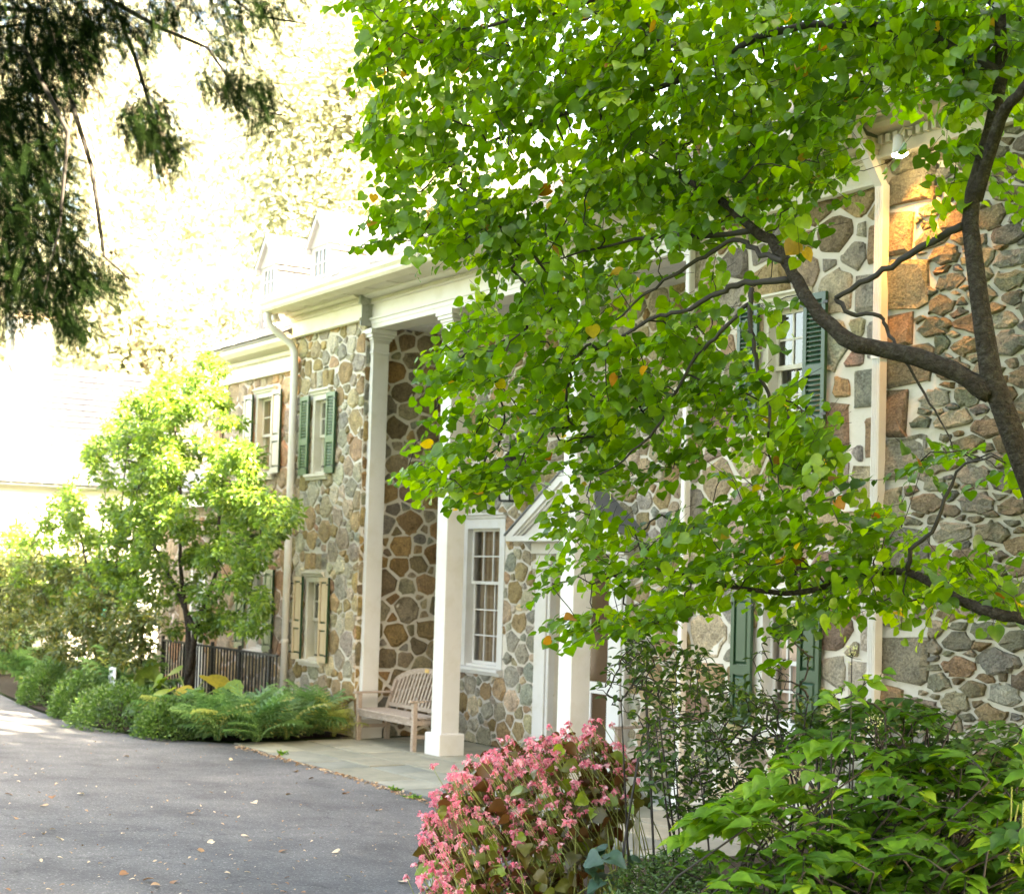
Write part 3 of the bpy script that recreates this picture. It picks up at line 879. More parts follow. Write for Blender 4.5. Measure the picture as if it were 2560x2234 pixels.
# ------------------------------------------------------------------ windows and shutters
def window(parent, o, y, cols, rows, cas=0.07, rec=0.11, curtain='dark', trim='white', head=True, face=1, sillw=.07, lower_cols=None):
    """o=(x0,x1,z0,z1) opening in a wall facing -Y at y"""
    x0, x1, z0, z1 = o
    mb = MB()
    mb.box(x0, x0 + cas, y - .012, y + rec + .06, z0, z1); mb.box(x1 - cas, x1, y - .012, y + rec + .06, z0, z1)
    mb.box(x0 + cas, x1 - cas, y - .012, y + rec + .06, z1 - cas, z1)
    mb.box(x0 + cas, x1 - cas, y + .02, y + rec + .06, z0, z0 + .03)
    if head:
        mb.prism([(y - .012, z1 + .001), (y - .035, z1 + .01), (y - .045, z1 + .04), (y - .075, z1 + .055), (y - .075, z1 + .075), (y - .012, z1 + .08)], x0 - .04, x1 + .04)
    win = obj('window', mb, trim, parent)
    mb = MB(); mb.prism([(y + .02, z0 - .001), (y - .10, z0 - .012), (y - .10, z0 - .05), (y - .07, z0 - .055), (y - .06, z0 - .095), (y + .02, z0 - .095)], x0 - sillw, x1 + sillw)
    obj('sill', mb, trim, win)
    ix0, ix1, iz0, iz1 = x0 + cas, x1 - cas, z0 + .03, z1 - cas
    r_up, r_lo = rows
    zm = iz1 - (iz1 - iz0) * (r_up / (r_up + r_lo))
    st = .038
    for k, (a, b, rr, yy) in enumerate(((zm - .02, iz1, r_up, y + rec - .03), (iz0, zm + .02, r_lo, y + rec + .012))):
        mb = MB()
        mb.box(ix0, ix0 + st, yy, yy + .035, a, b); mb.box(ix1 - st, ix1, yy, yy + .035, a, b)
        mb.box(ix0 + st, ix1 - st, yy, yy + .035, a, a + st * 1.1); mb.box(ix0 + st, ix1 - st, yy, yy + .035, b - st, b)
        gx0, gx1, ga, gb = ix0 + st, ix1 - st, a + st * 1.1, b - st
        for i in range(1, cols): xx = gx0 + (gx1 - gx0) * i / cols; mb.box(xx - .009, xx + .009, yy + .004, yy + .03, ga, gb)
        for j in range(1, rr):
            zz = ga + (gb - ga) * j / rr
            for i in range(cols): mb.box(gx0 + (gx1 - gx0) * i / cols + .0095, gx0 + (gx1 - gx0) * (i + 1) / cols - .0095, yy + .006, yy + .028, zz - .009, zz + .009)
        obj('sash', mb, trim, win)
        for i in range(cols):
            for j in range(rr):
                p = MB(); xa, xb = gx0 + (gx1 - gx0) * i / cols, gx0 + (gx1 - gx0) * (i + 1) / cols
                za, zb = ga + (gb - ga) * j / rr, ga + (gb - ga) * (j + 1) / rr
                p.add([(xa, yy + .016, za), (xb, yy + .016, za), (xb, yy + .016, zb), (xa, yy + .016, zb)], [(0, 1, 2, 3)])
                obj('pane', p, 'glass', win)
    if curtain != 'dark':
        mb = MB(); k = 40
        for i in range(k):
            u0, u1 = ix0 + (ix1 - ix0) * i / k, ix0 + (ix1 - ix0) * (i + 1) / k
            f = lambda u: y + rec + .12 + .025 * math.sin(u * 55) + .012 * math.sin(u * 23)
            mb.add([(u0, f(u0), iz0), (u1, f(u1), iz0), (u1, f(u1), iz1), (u0, f(u0), iz1)], [(0, 1, 2, 3)])
        obj('curtain', mb, curtain, win, smooth=True)
    return win
def shutter(parent, xa, xb, za, zb, y, mat, kind, panelmat=None, edge=None):
    """board hung flat on the wall; stiles and rails with louvre slats or raised panels"""
    st, t = .045, .035
    y1 = y - .045; y0 = y1 - t
    mid = za + (zb - za) * .42
    mb = MB()
    mb.box(xa, xa + st, y0, y1, za, zb); mb.box(xb - st, xb, y0, y1, za, zb)
    for a, b in ((za, za + .09), (mid - .045, mid + .045), (zb - .06, zb)): mb.box(xa + st, xb - st, y0 + .001, y1 - .001, a, b)
    sh = obj('shutter', mb, mat, parent)
    if edge:
        mb = MB(); mb.box(xb + .0005, xb + .004, y0, y1, za, zb); obj('edge', mb, edge, sh)
    for a, b in ((za + .09, mid - .045), (mid + .045, zb - .06)):
        if kind == 'louvre':
            n = int((b - a) / .042)
            for k in range(n):
                z = a + (b - a) * (k + .5) / n
                m = MB(); m.add([(xa + st, y0 + .004, z - .020), (xb - st, y0 + .004, z - .020), (xb - st, y1 - .004, z + .014), (xa + st, y1 - .004, z + .014), (xa + st, y0 + .004, z - .014), (xb - st, y0 + .004, z - .014), (xb - st, y1 - .004, z + .020), (xa + st, y1 - .004, z + .020)], [(3, 2, 1, 0), (4, 5, 6, 7), (0, 1, 5, 4), (2, 3, 7, 6)])
                obj('slat', m, mat, sh)
        else:
            m = MB(); m.box(xa + st, xb - st, y1 - .012, y1 - .004, a, b); obj('panel_ground', m, edge or mat, sh)
            m = MB(); i = .022
            bo = .024 if edge else .011
            xs = (xa + st + bo, xb - st - bo); zs = (a + bo, b - bo)
            i = .012 if edge else .022
            vs = [(xs[0], y1 - .012, zs[0]), (xs[1], y1 - .012, zs[0]), (xs[1], y1 - .012, zs[1]), (xs[0], y1 - .012, zs[1]), (xs[0] + i, y0 + .004, zs[0] + i), (xs[1] - i, y0 + .004, zs[0] + i), (xs[1] - i, y0 + .004, zs[1] - i), (xs[0] + i, y0 + .004, zs[1] - i)]
            m.add(vs, [(0, 1, 5, 4), (1, 2, 6, 5), (2, 3, 7, 6), (3, 0, 4, 7), (4, 5, 6, 7)])
            obj('raised_panel', m, mat, sh)
    for z in (za + .10, zb - .10):
        for ha, hb in ((xa - .05, xa + .02), (xb - .02, xb + .04)):
            m = MB(); m.box(ha, hb, y0 - .012, y0 - .002, z - .012, z + .012); obj('hinge', m, 'iron', sh)
    return sh
window(house, LW_LOW, YW, 2, (2, 2), curtain='whitecurtain', trim='cream')
window(house, LW_UP, YW, 2, (2, 2), curtain='whitecurtain', trim='cream')
window(house, RW_LOW, YW, 2, (2, 2), curtain='peach', trim='white')
window(house, RW_UP, YW, 2, (2, 2), trim='cream')
for o, mat, kind, edge in ((LW_LOW, 'tan', 'panel', 'green'), (LW_UP, 'green2', 'louvre', 'green'), (RW_LOW, 'green', 'panel', None), (RW_UP, 'green', 'louvre', None)):
    shutter(house, o[0] - .30, o[0] - .02, o[2] - .02, o[3] + .0, YW, mat, kind, edge=edge)
    shutter(house, o[1] + .00, o[1] + .28, o[2] - .02, o[3] + .0, YW, mat, kind, edge=edge)
window(house, BIGW, YB, 3, (2, 3), cas=.13, rec=.10, curtain='curtain', trim='white', sillw=.02)

# door with pedimented surround
x0, x1, _, dz = DOOR
mb = MB()
for a, b in ((x0 - .34, x0 - .001), (x1 + .001, x1 + .34)):
    mb.bbox(a, b, YB - .10, YB + .1, 0, 2.55, .01); mb.bbox(a + .05, b - .05, YB - .125, YB - .101, .25, 2.35, .008)
    mb.bbox(a - .02, b + .02, YB - .14, YB - .001, 0, .22, .01); mb.bbox(a - .02, b + .02, YB - .14, YB - .001, 2.36, 2.42, .008)
mb.box(x0 - .36, x1 + .36, YB - .16, YB, 2.551, 2.70)
sur = obj('door_surround', mb, 'white', house)
cx = (x0 + x1) / 2; hw = 1.22; zb, za = 2.70, 3.55
mb = MB()
mb.box(cx - hw, cx + hw, YB - .40, YB, zb + .001, zb + .07)
mb.prism([(cx - hw + .12, zb + .071), (cx + hw - .12, zb + .071), (cx, za - .10)], YB - .30, YB, axis=1)
for s in (-1, 1):
    for k, (yy, w0) in enumerate(((YB - .40, 0), (YB - .37, .05), (YB - .34, .09))):
        mb.prism([(cx + s * (hw - .0), zb + .071 - 0.0), (cx + s * (hw - .16 - w0), zb + .071), (cx, za - .12 - w0), (cx, za - .0 - (0.02 * k))][::s], yy, YB - .31, axis=1)
obj('pediment', mb, 'white', sur)
mb = MB()
for s in (-1, 1):
    mb.add([(cx + s * (hw + .02), YB - .42, zb + .07), (cx, YB - .42, za + .0), (cx, YB, za + .0), (cx + s * (hw + .02), YB, zb + .07), (cx + s * (hw + .02), YB - .42, zb + .09), (cx, YB - .42, za + .02), (cx, YB, za + .02), (cx + s * (hw + .02), YB, zb + .09)], [(4, 5, 6, 7), (0, 1, 5, 4), (2, 3, 7, 6), (3, 0, 4, 7), (0, 3, 2, 1)])
obj('pediment_roof', mb, 'lead', sur)
mb = MB(); yy = YB + .10
mb.box(x0, x0 + .10, yy, yy + .05, 0, dz); mb.box(x1 - .10, x1, yy, yy + .05, 0, dz); mb.box(x0 + .1, x1 - .1, yy, yy + .05, dz - .12, dz)
mb.box(x0 + .1, x1 - .1, yy, yy + .05, .86, 1.0); mb.box(x0 + .1, x1 - .1, yy, yy + .05, .02, .2); mb.box(cx - .035, cx + .035, yy, yy + .05, .2, .86)
mb.box(x1 - .24, x1 - .20, yy + .001, yy + .049, .2, .86)
door = obj('door', mb, 'white', house)
for a, b, c, d_ in ((x0 + .1, x1 - .1, 1.0, dz - .12), (x0 + .1, cx - .035, .2, .86), (cx + .035, x1 - .1, .2, .86)):
    m = MB(); m.box(a, b, yy + .02, yy + .03, c, d_); obj('door_glass', m, 'doorglass', door)
m = MB(); m.box(x1 - .18, x1 - .14, yy - .04, yy, 1.02, 1.14); obj('door_handle', m, 'brass', door)
m = MB(); m.tube([(x1 - .24, yy + .005, 1.83), (x1 - .24, yy + .018, 1.83)], .05, 10); obj('lit_lamp_glimpse', m, 'roomglow', door)

# house fittings that hang on the walls
def lantern(x, y, z):
    t = thing('wall_lantern', 'black metal lantern with white tapered panes hung above the tall porch window', 'lantern', (x, y, z))
    n = 6; mb = MB(); rt, rb, h = .215, .135, .42
    P = lambda r, k, zz: (x + r * math.cos(2 * math.pi * (k + .5) / n), y + r * math.sin(2 * math.pi * (k + .5) / n), zz)
    for k in range(n):
        mb.bar(P(rb, k, z), P(rt, k, z + h), .018, .018); mb.bar(P(rb, k, z), P(rb, k + 1, z), .02, .02); mb.bar(P(rt, k, z + h), P(rt, k + 1, z + h), .03, .03)
    obj('frame', mb, 'iron', t)
    for k in range(n):
        m = MB(); m.add([P(rb - .004, k, z), P(rb - .004, k + 1, z), P(rt - .004, k + 1, z + h), P(rt - .004, k, z + h)], [(0, 1, 2, 3)]); obj('pane', m, 'board', t)
    mb = MB()
    for k in range(n): mb.add([P(rt + .02, k, z + h + .016), P(rt + .02, k + 1, z + h + .016), (x, y, z + h + .25)], [(0, 1, 2)])
    mb.tube([(x, y, z + h + .2), (x, y, z + h + .34)], .02, 8)
    obj('cap', mb, 'iron', t)
    mb = MB(); mb.tube([(x, y, z + h + .34), (x, y + .1, z + h + .40), (x, YB - .01, z + h + .36)], .012, 6); mb.box(x - .05, x + .05, YB - .05, YB - .03, z + h + .26, z + h + .46)
    obj('bracket', mb, 'iron', t)
p = ony(1272, 1252, 10.9); lantern(p.x, 10.9, p.z)
pl = thing('wall_plaque', 'small bronze plaque with raised lines of writing beside the door', 'plaque', (-14.55, YB - .05, 1.6))
m = MB(); m.bbox(-14.68, -14.44, YB - .06, YB - .032, 1.60, 1.82, .004); obj('plate', m, 'bronze', pl)
m = MB(); m.box(-14.68, -14.44, YB - .066, YB - .061, 1.60, 1.612); m.box(-14.45, -14.44, YB - .066, YB - .061, 1.613, 1.82); m.box(-14.68, -14.67, YB - .066, YB - .061, 1.613, 1.82); obj('rim', m, 'brass', pl)
m = MB()
for k in range(8):
    z = 1.635 + k * .021
    x = -14.655 + rs.uniform(0, .03)
    while x < -14.475:
        w = rs.uniform(.012, .035); m.box(x, min(x + w, -14.465), YB - .065, YB - .061, z, z + .010); x += w + .008
obj('lettering', m, 'brass', pl)

def floodlight(name, label, p, aim, watts):
    t = thing(name, label, 'floodlight', p)
    p = Vector(p); a = Vector(aim).normalized()
    m = MB(); m.tube([p - a * .16, p - a * .13, p - a * .06, p], [.03, .045, .055, .075], 12); obj('housing', m, 'white', t, smooth=True)
    m = MB(); m.tube([p - a * .008, p + a * .012, p + a * .03], [.068, .066, .03], 14); obj('lamp_face', m, 'bulb', t, smooth=True)
    m = MB(); m.tube([p - a * .15, p - a * .15 + Vector((0, .06, .08)), p - a * .12 + Vector((0, .16, .12))], .012, 6); obj('arm', m, 'cream', t)
    l = bpy.data.lights.new('floodlight_lamp', 'SPOT'); l.energy = watts; l.color = (1.0, 0.40, 0.08); l.spot_size = R(105); l.spot_blend = .9; l.shadow_soft_size = .05
    lo = bpy.data.objects.new('floodlight_lamp', l); link(lo, t); lo.location = a * .06
    lo.rotation_euler = (-a).to_track_quat('Z', 'Y').to_euler()
p = ony(2250, 385, 9.60); floodlight('floodlight', 'lit warm floodlight glowing under the cornice above the right hand downspout', (p.x, 9.60, p.z), (0.06, 0.10, -1), 14)
p = ony(690, 805, 9.55); floodlight('floodlight', 'white floodlight bulb under the gutter end above the left hand downspout', (p.x, 9.55, p.z), (-0.35, 0.3, -1), 4)

# downspouts
dsp = thing('downspout', 'round white downspout with swan neck at the left corner of the house', 'downspout', (-21.2, 9.8, 0))
xs = -21.17
m = MB(); m.tube([(xs - .10, 9.36, 6.10), (xs - .10, 9.36, 5.95), (xs - .09, 9.40, 5.86), (xs - .05, 9.56, 5.72), (xs - .01, 9.72, 5.60), (xs, 9.77, 5.50), (xs, 9.78, 5.3), (xs, 9.78, 2.5), (xs, 9.78, .06)], .055, 14)
obj('pipe', m, 'white', dsp, smooth=True)
for z in (1.2, 3.2, 5.0):
    m = MB(); m.tube([(xs, 9.78, z), (xs, 9.78, z + .03)], .062, 14); obj('strap', m, 'white', dsp)
dsp = thing('downspout', 'square ribbed white downspout lit orange by the floodlight at the right corner', 'downspout', (-9.42, 9.8, 0))
xs = -9.43; m = MB()
m.bbox(xs - .046, xs + .046, 9.75, 9.84, .35, 5.70, .004)
for k in range(4): m.box(xs - .036 + k * .019, xs - .027 + k * .019, 9.744, 9.7495, .36, 5.69)
m.bar((xs, 9.79, 5.68), (xs, 9.44, 6.16), .088, .07)
obj('pipe', m, 'white', dsp)
for z in (1.5, 4.2):
    m = MB(); m.box(xs - .052, xs + .052, 9.74, 9.85, z, z + .03); obj('strap', m, 'white', dsp)
pp = ony(1738, 1550, 9.93)
dsp = thing('downspout', 'narrow white downspout at the right end of the porch', 'downspout', (-12.0, 9.82, 0))
m = MB(); m.bbox(-12.03, -11.96, 9.76, 9.84, .1, 5.7, .01); obj('pipe', m, 'white', dsp)

# ------------------------------------------------------------------ old section on the right
old = thing('rubble_wall_wing', 'older wing of rough dark rubble stone with wide smeared mortar and dentil cornice', 'house', (-6, 11, 0))
XO0, XO1 = XR1 + .004, -3.0
q = []
zz = 0.15; k = 0
rs = random.Random(41)
while zz < 5.75:
    hgt = rs.uniform(.30, .46); w = rs.uniform(.46, .62) if k % 2 == 0 else rs.uniform(.26, .36)
    q.append((0.0, w, zz, zz + hgt)); zz += hgt + .012; k += 1
stone_wall(old, fnY(XO0, YW), XO1 - XO0, 6.14, [], 0.094, 2.1, 0.018, PAL_OLD, 290, 42, mortar='oldmortar', h=0.036, fixed=q, rag=0.11, lo=0.42, hi=1.7)
mb = MB(); mb.box(XO1 - .3, XO1, YW + .301, 17, Z0, 6); obj('rear_wall', mb, 'oldmortar', old)
mb = MB(); pr = [(y, z + .16) for y, z in prof]; mb.prism(pr[::-1], XO0 + .02, XO1); obj('gutter', mb, 'white', old)
mb = MB(); mb.box(XO0 + .03, XO1, 9.445, 9.94, 6.22, 6.27); mb.box(XO0 - .004, XO1, 9.79, 9.876, 5.93, 6.218)
mb.prism([(9.79, 5.92), (9.765, 5.93), (9.765, 5.955), (9.79, 5.965)], XO0, XO1); mb.prism([(9.79, 6.13), (9.64, 6.15), (9.60, 6.18), (9.60, 6.219), (9.79, 6.219)], XO0, XO1)
fr = obj('cornice', mb, 'cream', old)
mb = MB()
for x in np.arange(XO0 + .03, XO1, .085): mb.box(x, x + .05, 9.735, 9.79, 6.045, 6.115)
stuff(obj('dentils', mb, 'cream', fr))
slope_roof(old, XO0 + .02, XO1, EY - .02, EZ + .175, 4.6, PIT, 0.19, 0.27, 9)

# ------------------------------------------------------------------ annex at the left with dormers
ann = thing('stone_annex', 'lower stone annex with painted pinkish bounce light and two white gabled dormers behind the leafy shrub', 'house', (-23, 12, 0))
YA = 10.1; XA0, XA1 = -24.9, XL0 - .002
A_UP = (-23.25, -22.5, 3.75, 5.05); A_LOW = (-23.3, -22.55, .98, 2.25)
stone_wall(ann, fnY(XA0, YA), XA1 - XA0, 5.45 - Z0, [rel(A_UP, XA0), rel(A_LOW, XA0)], 0.22, 1.1, .03, PAL_BOUNCE, 110, 51, mortar='mortar_bounce', fixed=lintel(A_UP, XA0))
window(ann, A_UP, YA, 2, (2, 2), curtain='dark', trim='cream'); window(ann, A_LOW, YA, 2, (2, 2), curtain='whitecurtain', trim='white')
for o in (A_UP, A_LOW):
    shutter(ann, o[0] - .34, o[0] - .02, o[2], o[3], YA, 'cream' if o is A_UP else 'green2', 'panel', edge='green')
    shutter(ann, o[1] + .0, o[1] + .32, o[2], o[3], YA, 'cream' if o is A_UP else 'green2', 'panel', edge='green')
mb = MB()
mb.box(XA0, XA1, YA - .08, YA - .002, 5.30, 5.72); mb.prism([(YA - .08, 5.52), (YA - .13, 5.54), (YA - .16, 5.58), (YA - .08, 5.60)], XA0, XA1)
mb.prism([(YA - .08, 5.62), (YA - .26, 5.66), (YA - .33, 5.72), (YA - .33, 5.78), (YA - .08, 5.80)], XA0 - .04, XA1)
obj('cornice', mb, 'cream', ann)
mb = MB(); mb.box(XA0, XA0 + .3, YA + .301, 17, Z0, 6); mb.prism([(YA, 5.8), (17, 5.8), (13.6, 7.72), (YA, 5.9)], XA0 + .02, XA0 + .1); obj('end_wall', mb, 'mortar_bounce', ann)
slope_roof(ann, XA0 - .06, XA1 - .03, YA - .36, 5.82, 4.0, math.atan(.52), 0.19, 0.27, 13)
rzA = 5.82 + 4.0 * .52
mb = MB(); mb.prism([(13.7, rzA - .03), (13.7, rzA + .01), (17.4, 5.82), (17.4, 5.76)], XA0 - .06, XA1 - .03); obj('rear_roof', mb, 'lead', ann)
mb = MB(); mb.tube([(-24.35, 10.6, 6.1), (-24.35, 10.6, 6.75)], .045, 8); obj('vent_pipe', mb, 'lead', ann)
def dormer(cx, yf, w, zs, ze, zp):
    """front faces -Y"""
    h = w / 2; yb = 14.6
    mb = MB(); o = (cx - h * .62, cx + h * .62, zs + .0, ze - .03)
    # cheeks and front around the window
    mb.box(cx - h, cx + h, yf + .03, yb, zs - .5, ze)
    mb2 = MB()
    mb2.box(cx - h, o[0], yf, yf + .029, zs - .5, ze); mb2.box(o[1], cx + h, yf, yf + .029, zs - .5, ze)
    mb2.box(o[0], o[1], yf, yf + .029, zs - .5, o[2]); mb2.box(o[0], o[1], yf, yf + .029, o[3], ze)
    d = obj('dormer', mb, 'dimwhite', ann)
    obj('front_board', mb2, 'dimwhite', d)
    mb = MB(); mb.prism([(cx - h - .05, ze + .001), (cx + h + .05, ze + .001), (cx, zp)], yf - .02, yb, axis=1)
    for s in (-1, 1):
        mb.prism([(cx + s * (h + .09), ze - .02), (cx + s * (h + .0), ze - .02), (cx, zp - .09), (cx, zp + .03)][::s], yf - .09, yf - .021, axis=1)
        mb.box(min(cx + s * h, cx + s * (h + .06)), max(cx + s * h, cx + s * (h + .06)), yf - .08, yb, ze - .10, ze - .01)
    obj('gable', mb, 'dimwhite', d)
    sm = MB()
    for s in (-1, 1):
        L = math.hypot(h + .1, zp - ze + .05); n = max(3, int(L / .13))
        for r_ in range(n):
            t0, t1 = r_ / n, (r_ + 1.15) / n
            yy = yf - .10 - (r_ % 2) * .1
            while yy < yb:
                w_ = random.uniform(.2, .3); y1_ = min(yb, yy + w_ - .006); y0_ = max(yf - .10, yy)
                if y1_ > y0_:
                    k = random.uniform(.8, 1.2); sm.cc = (.12 * k, .118 * k, .13 * k)
                    X = lambda t: cx + s * (h + .11) * (1 - t); Z = lambda t, e: ze - .03 + (zp + .06 - ze) * t + e
                    sm.add([(X(t0), y0_, Z(t0, .03)), (X(t0), y1_, Z(t0, .03)), (X(min(1, t1)), y1_, Z(min(1, t1), .015)), (X(min(1, t1)), y0_, Z(min(1, t1), .015)), (X(t0), y0_, Z(t0, .01)), (X(t0), y1_, Z(t0, .01))], [(0, 1, 2, 3)[::s], (4, 5, 1, 0)[::s]])
                yy += w_
    stuff(obj('slates', sm, 'slate', d, attr=True))
    # window: frame + panes
    mb = MB(); x0, x1, z0, z1 = o; yy = yf + .0
    cols, rws = 3, 4
    mb.box(x0, x1, yf + .006, yf + .024, z0, z0 + .03); mb.box(x0, x1, yf + .006, yf + .024, z1 - .03, z1)
    zm = z0 + (z1 - z0) * .5
    for i in range(cols + 1): xx = x0 + (x1 - x0) * i / cols; mb.box(max(x0, xx - .008), min(x1, xx + .008), yf + .004, yf + .026, z0, z1)
    for j in range(1, rws): z_ = z0 + (z1 - z0) * j / rws; t_ = .014 if j == 2 else .008; mb.box(x0, x1, yf + .003, yf + .0275, z_ - t_, z_ + t_)
    obj('dormer_sash', mb, 'white', d)
    for i in range(cols):
        for j in range(rws):
            p = MB(); xa, xb = x0 + (x1 - x0) * i / cols, x0 + (x1 - x0) * (i + 1) / cols; za_, zb_ = z0 + (z1 - z0) * j / rws, z0 + (z1 - z0) * (j + 1) / rws
            p.add([(xa, yf + .02, za_), (xb, yf + .02, za_), (xb, yf + .02, zb_), (xa, yf + .02, zb_)], [(0, 1, 2, 3)]); obj('pane', p, 'dormerglass', d)
M['dimwhite'] = plain('shaded_dormer_white', (0.40, 0.38, 0.365), 0.6, 0.08, 6, dirt=(0.28, 0.25, 0.21), dirtamt=0.4)  # darker copy of the white paint; dormer shade put into the colour
M['dormerglass'] = plain('grey_reflecting_glass', (0.10, 0.10, 0.10), 0.06, 0.3, 5)
yd = 10.8
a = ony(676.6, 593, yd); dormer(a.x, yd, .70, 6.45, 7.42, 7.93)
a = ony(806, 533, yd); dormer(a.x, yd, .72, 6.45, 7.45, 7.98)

low = thing('low_stone_wing', 'low stone lean-to wing left of the annex hidden behind the shrubs', 'house', (-26.4, 11.5, 0))
stone_wall(low, fnY(-28.0, 10.35), -24.9 + 28.0 - .004, 3.4 - Z0, [(1.75, 2.25, 0, 2.3)], 0.22, 1.1, .03, PAL_BOUNCE, 40, 55, mortar='mortar_bounce')
mb = MB(); mb.box(-28.04, -24.91, 10.1, 10.348, 3.3, 3.52); obj('fascia', mb, 'white', low)
mb = MB(); mb.box(-26.25, -25.75, 10.38, 10.44, -.2, 2.1); mb.box(-26.33, -26.251, 10.30, 10.44, -.2, 2.2); mb.box(-25.749, -25.67, 10.30, 10.44, -.2, 2.2); obj('door', mb, 'white', low)
slope_roof(low, -28.05, -24.98, 10.0, 3.55, 3.0, math.atan(.5), 0.19, 0.27, 15)
# ------------------------------------------------------------------ far house facing +X
far = thing('far_white_house', 'sunlit pale house with grey slate roof and chimney at far left beyond the driveway', 'house', (-39, 10, 0))
XF = -36.5
def boxF(mb, y0, y1, x0, x1, z0, z1): return mb.box(x0, x1, y0, y1, z0, z1)
mb = MB(); mb.box(-41.5, XF, 4.0, 15.5, -.3, 4.3); mb.prism([(-41.5, 4.3), (XF, 4.3), (-39, 7.0)], 4.0, 4.2, axis=1); mb.prism([(-41.5, 4.3), (XF, 4.3), (-39, 7.0)], 15.3, 15.5, axis=1)
obj('wall', mb, 'white', far)
mb = MB(); e = .05
mb.prism([(XF + .32, 4.02), (XF + .36, 4.08), (-39, 7.05 + e), (-41.86, 4.08), (-41.82, 4.02), (-39, 6.98)], 3.8, 15.7, axis=1)
rf = obj('roof', mb, 'lead', far)
rs = random.Random(8)
L = math.hypot(XF + .36 + 39, 7.1 - 4.08); n = 19
rest = MB()
ux, uz = -(XF + .36 + 39) / L, (7.1 - 4.08) / L
for r_ in range(n):
    s0, s1 = L * r_ / n - .02, L * (r_ + 1.15) / n
    y = 3.8 - (r_ % 2) * .17
    while y < 15.7:
        w = rs.uniform(.3, .44); y0, y1 = max(3.8, y), min(15.7, y + w - .015)
        if y1 - y0 > .04:
            k = rs.uniform(.85, 1.2); c = rs.choice([(0.18, 0.18, 0.195), (0.215, 0.21, 0.22), (0.155, 0.155, 0.175)])
            P = lambda s, h_: (XF + .36 + ux * s + uz * h_, 4.08 + uz * s - ux * h_)
            a0, a1, b0, b1 = P(s0, .035), P(s0, .06), P(s1, .01), P(s1, .025)
            px, py, _z = proj(((a0[0]), (y0 + y1) / 2, a0[1]))
            m = MB() if (150 < px < 420 and 920 < py < 1200) else rest
            m.cc = tuple(q * k for q in c)
            m.add([(a1[0], y0, a1[1]), (a1[0], y1, a1[1]), (b1[0], y1, b1[1]), (b1[0], y0, b1[1]), (a0[0], y0, a0[1]), (a0[0], y1, a0[1])], [(0, 1, 2, 3), (4, 5, 1, 0)])
            if m is not rest: obj('slate', m, 'slate', rf, attr=True)
        y += w
stuff(obj('slates', rest, 'slate', rf, attr=True))
mb = MB(); mb.box(-39.5, -38.6, 10.35, 11.25, 6.2, 8.25); ch = obj('chimney', mb, 'white', far)
mb = MB()
for k in range(9): mb.box(-39.45, -38.65, 10.338, 10.349, 6.9 + k * .14, 6.9 + k * .14 + .07)
mb.box(-39.56, -38.54, 10.29, 11.31, 8.25, 8.37); obj('brick_courses', mb, 'tan', ch)
for (ya, yb, za, zb) in ((9.95, 11.1, .95, 2.35), (7.0, 8.1, .95, 2.35), (12.4, 13.5, .95, 2.35)):
    mb = MB(); mb.box(XF, XF + .05, ya - .1, yb + .1, za - .1, zb + .1); w = obj('window', mb, 'white', far)
    for i in range(4):
        for j in range(4):
            m = MB(); y0 = ya + (yb - ya) * i / 4 + .02; y1 = ya + (yb - ya) * (i + 1) / 4 - .02; z0 = za + (zb - za) * j / 4 + .02; z1 = za + (zb - za) * (j + 1) / 4 - .02
            m.box(XF + .051, XF + .055, y0, y1, z0, z1); obj('pane', m, 'dormerglass', w)
    mb = MB(); mb.box(XF, XF + .10, ya - .2, yb + .2, za - .2, za - .101); obj('sill', mb, 'white', w)
    for yy in (ya - .62, yb + .13):
        mb = MB(); mb.box(XF + .001, XF + .05, yy, yy + .5, za, zb); s = obj('shutter', mb, 'teal', far)
        for z0, z1 in ((za + .1, za + .6), (za + .7, zb - .1)):
            mb = MB(); mb.box(XF + .051, XF + .065, yy + .08, yy + .42, z0, z1); obj('panel', mb, 'teal', s)
mb = MB(); mb.tube([(XF + .25, 11.25, 4.0), (XF + .1, 11.25, 3.7), (XF + .1, 11.25, 0)], .06, 8); obj('downspout', mb, 'white', far)

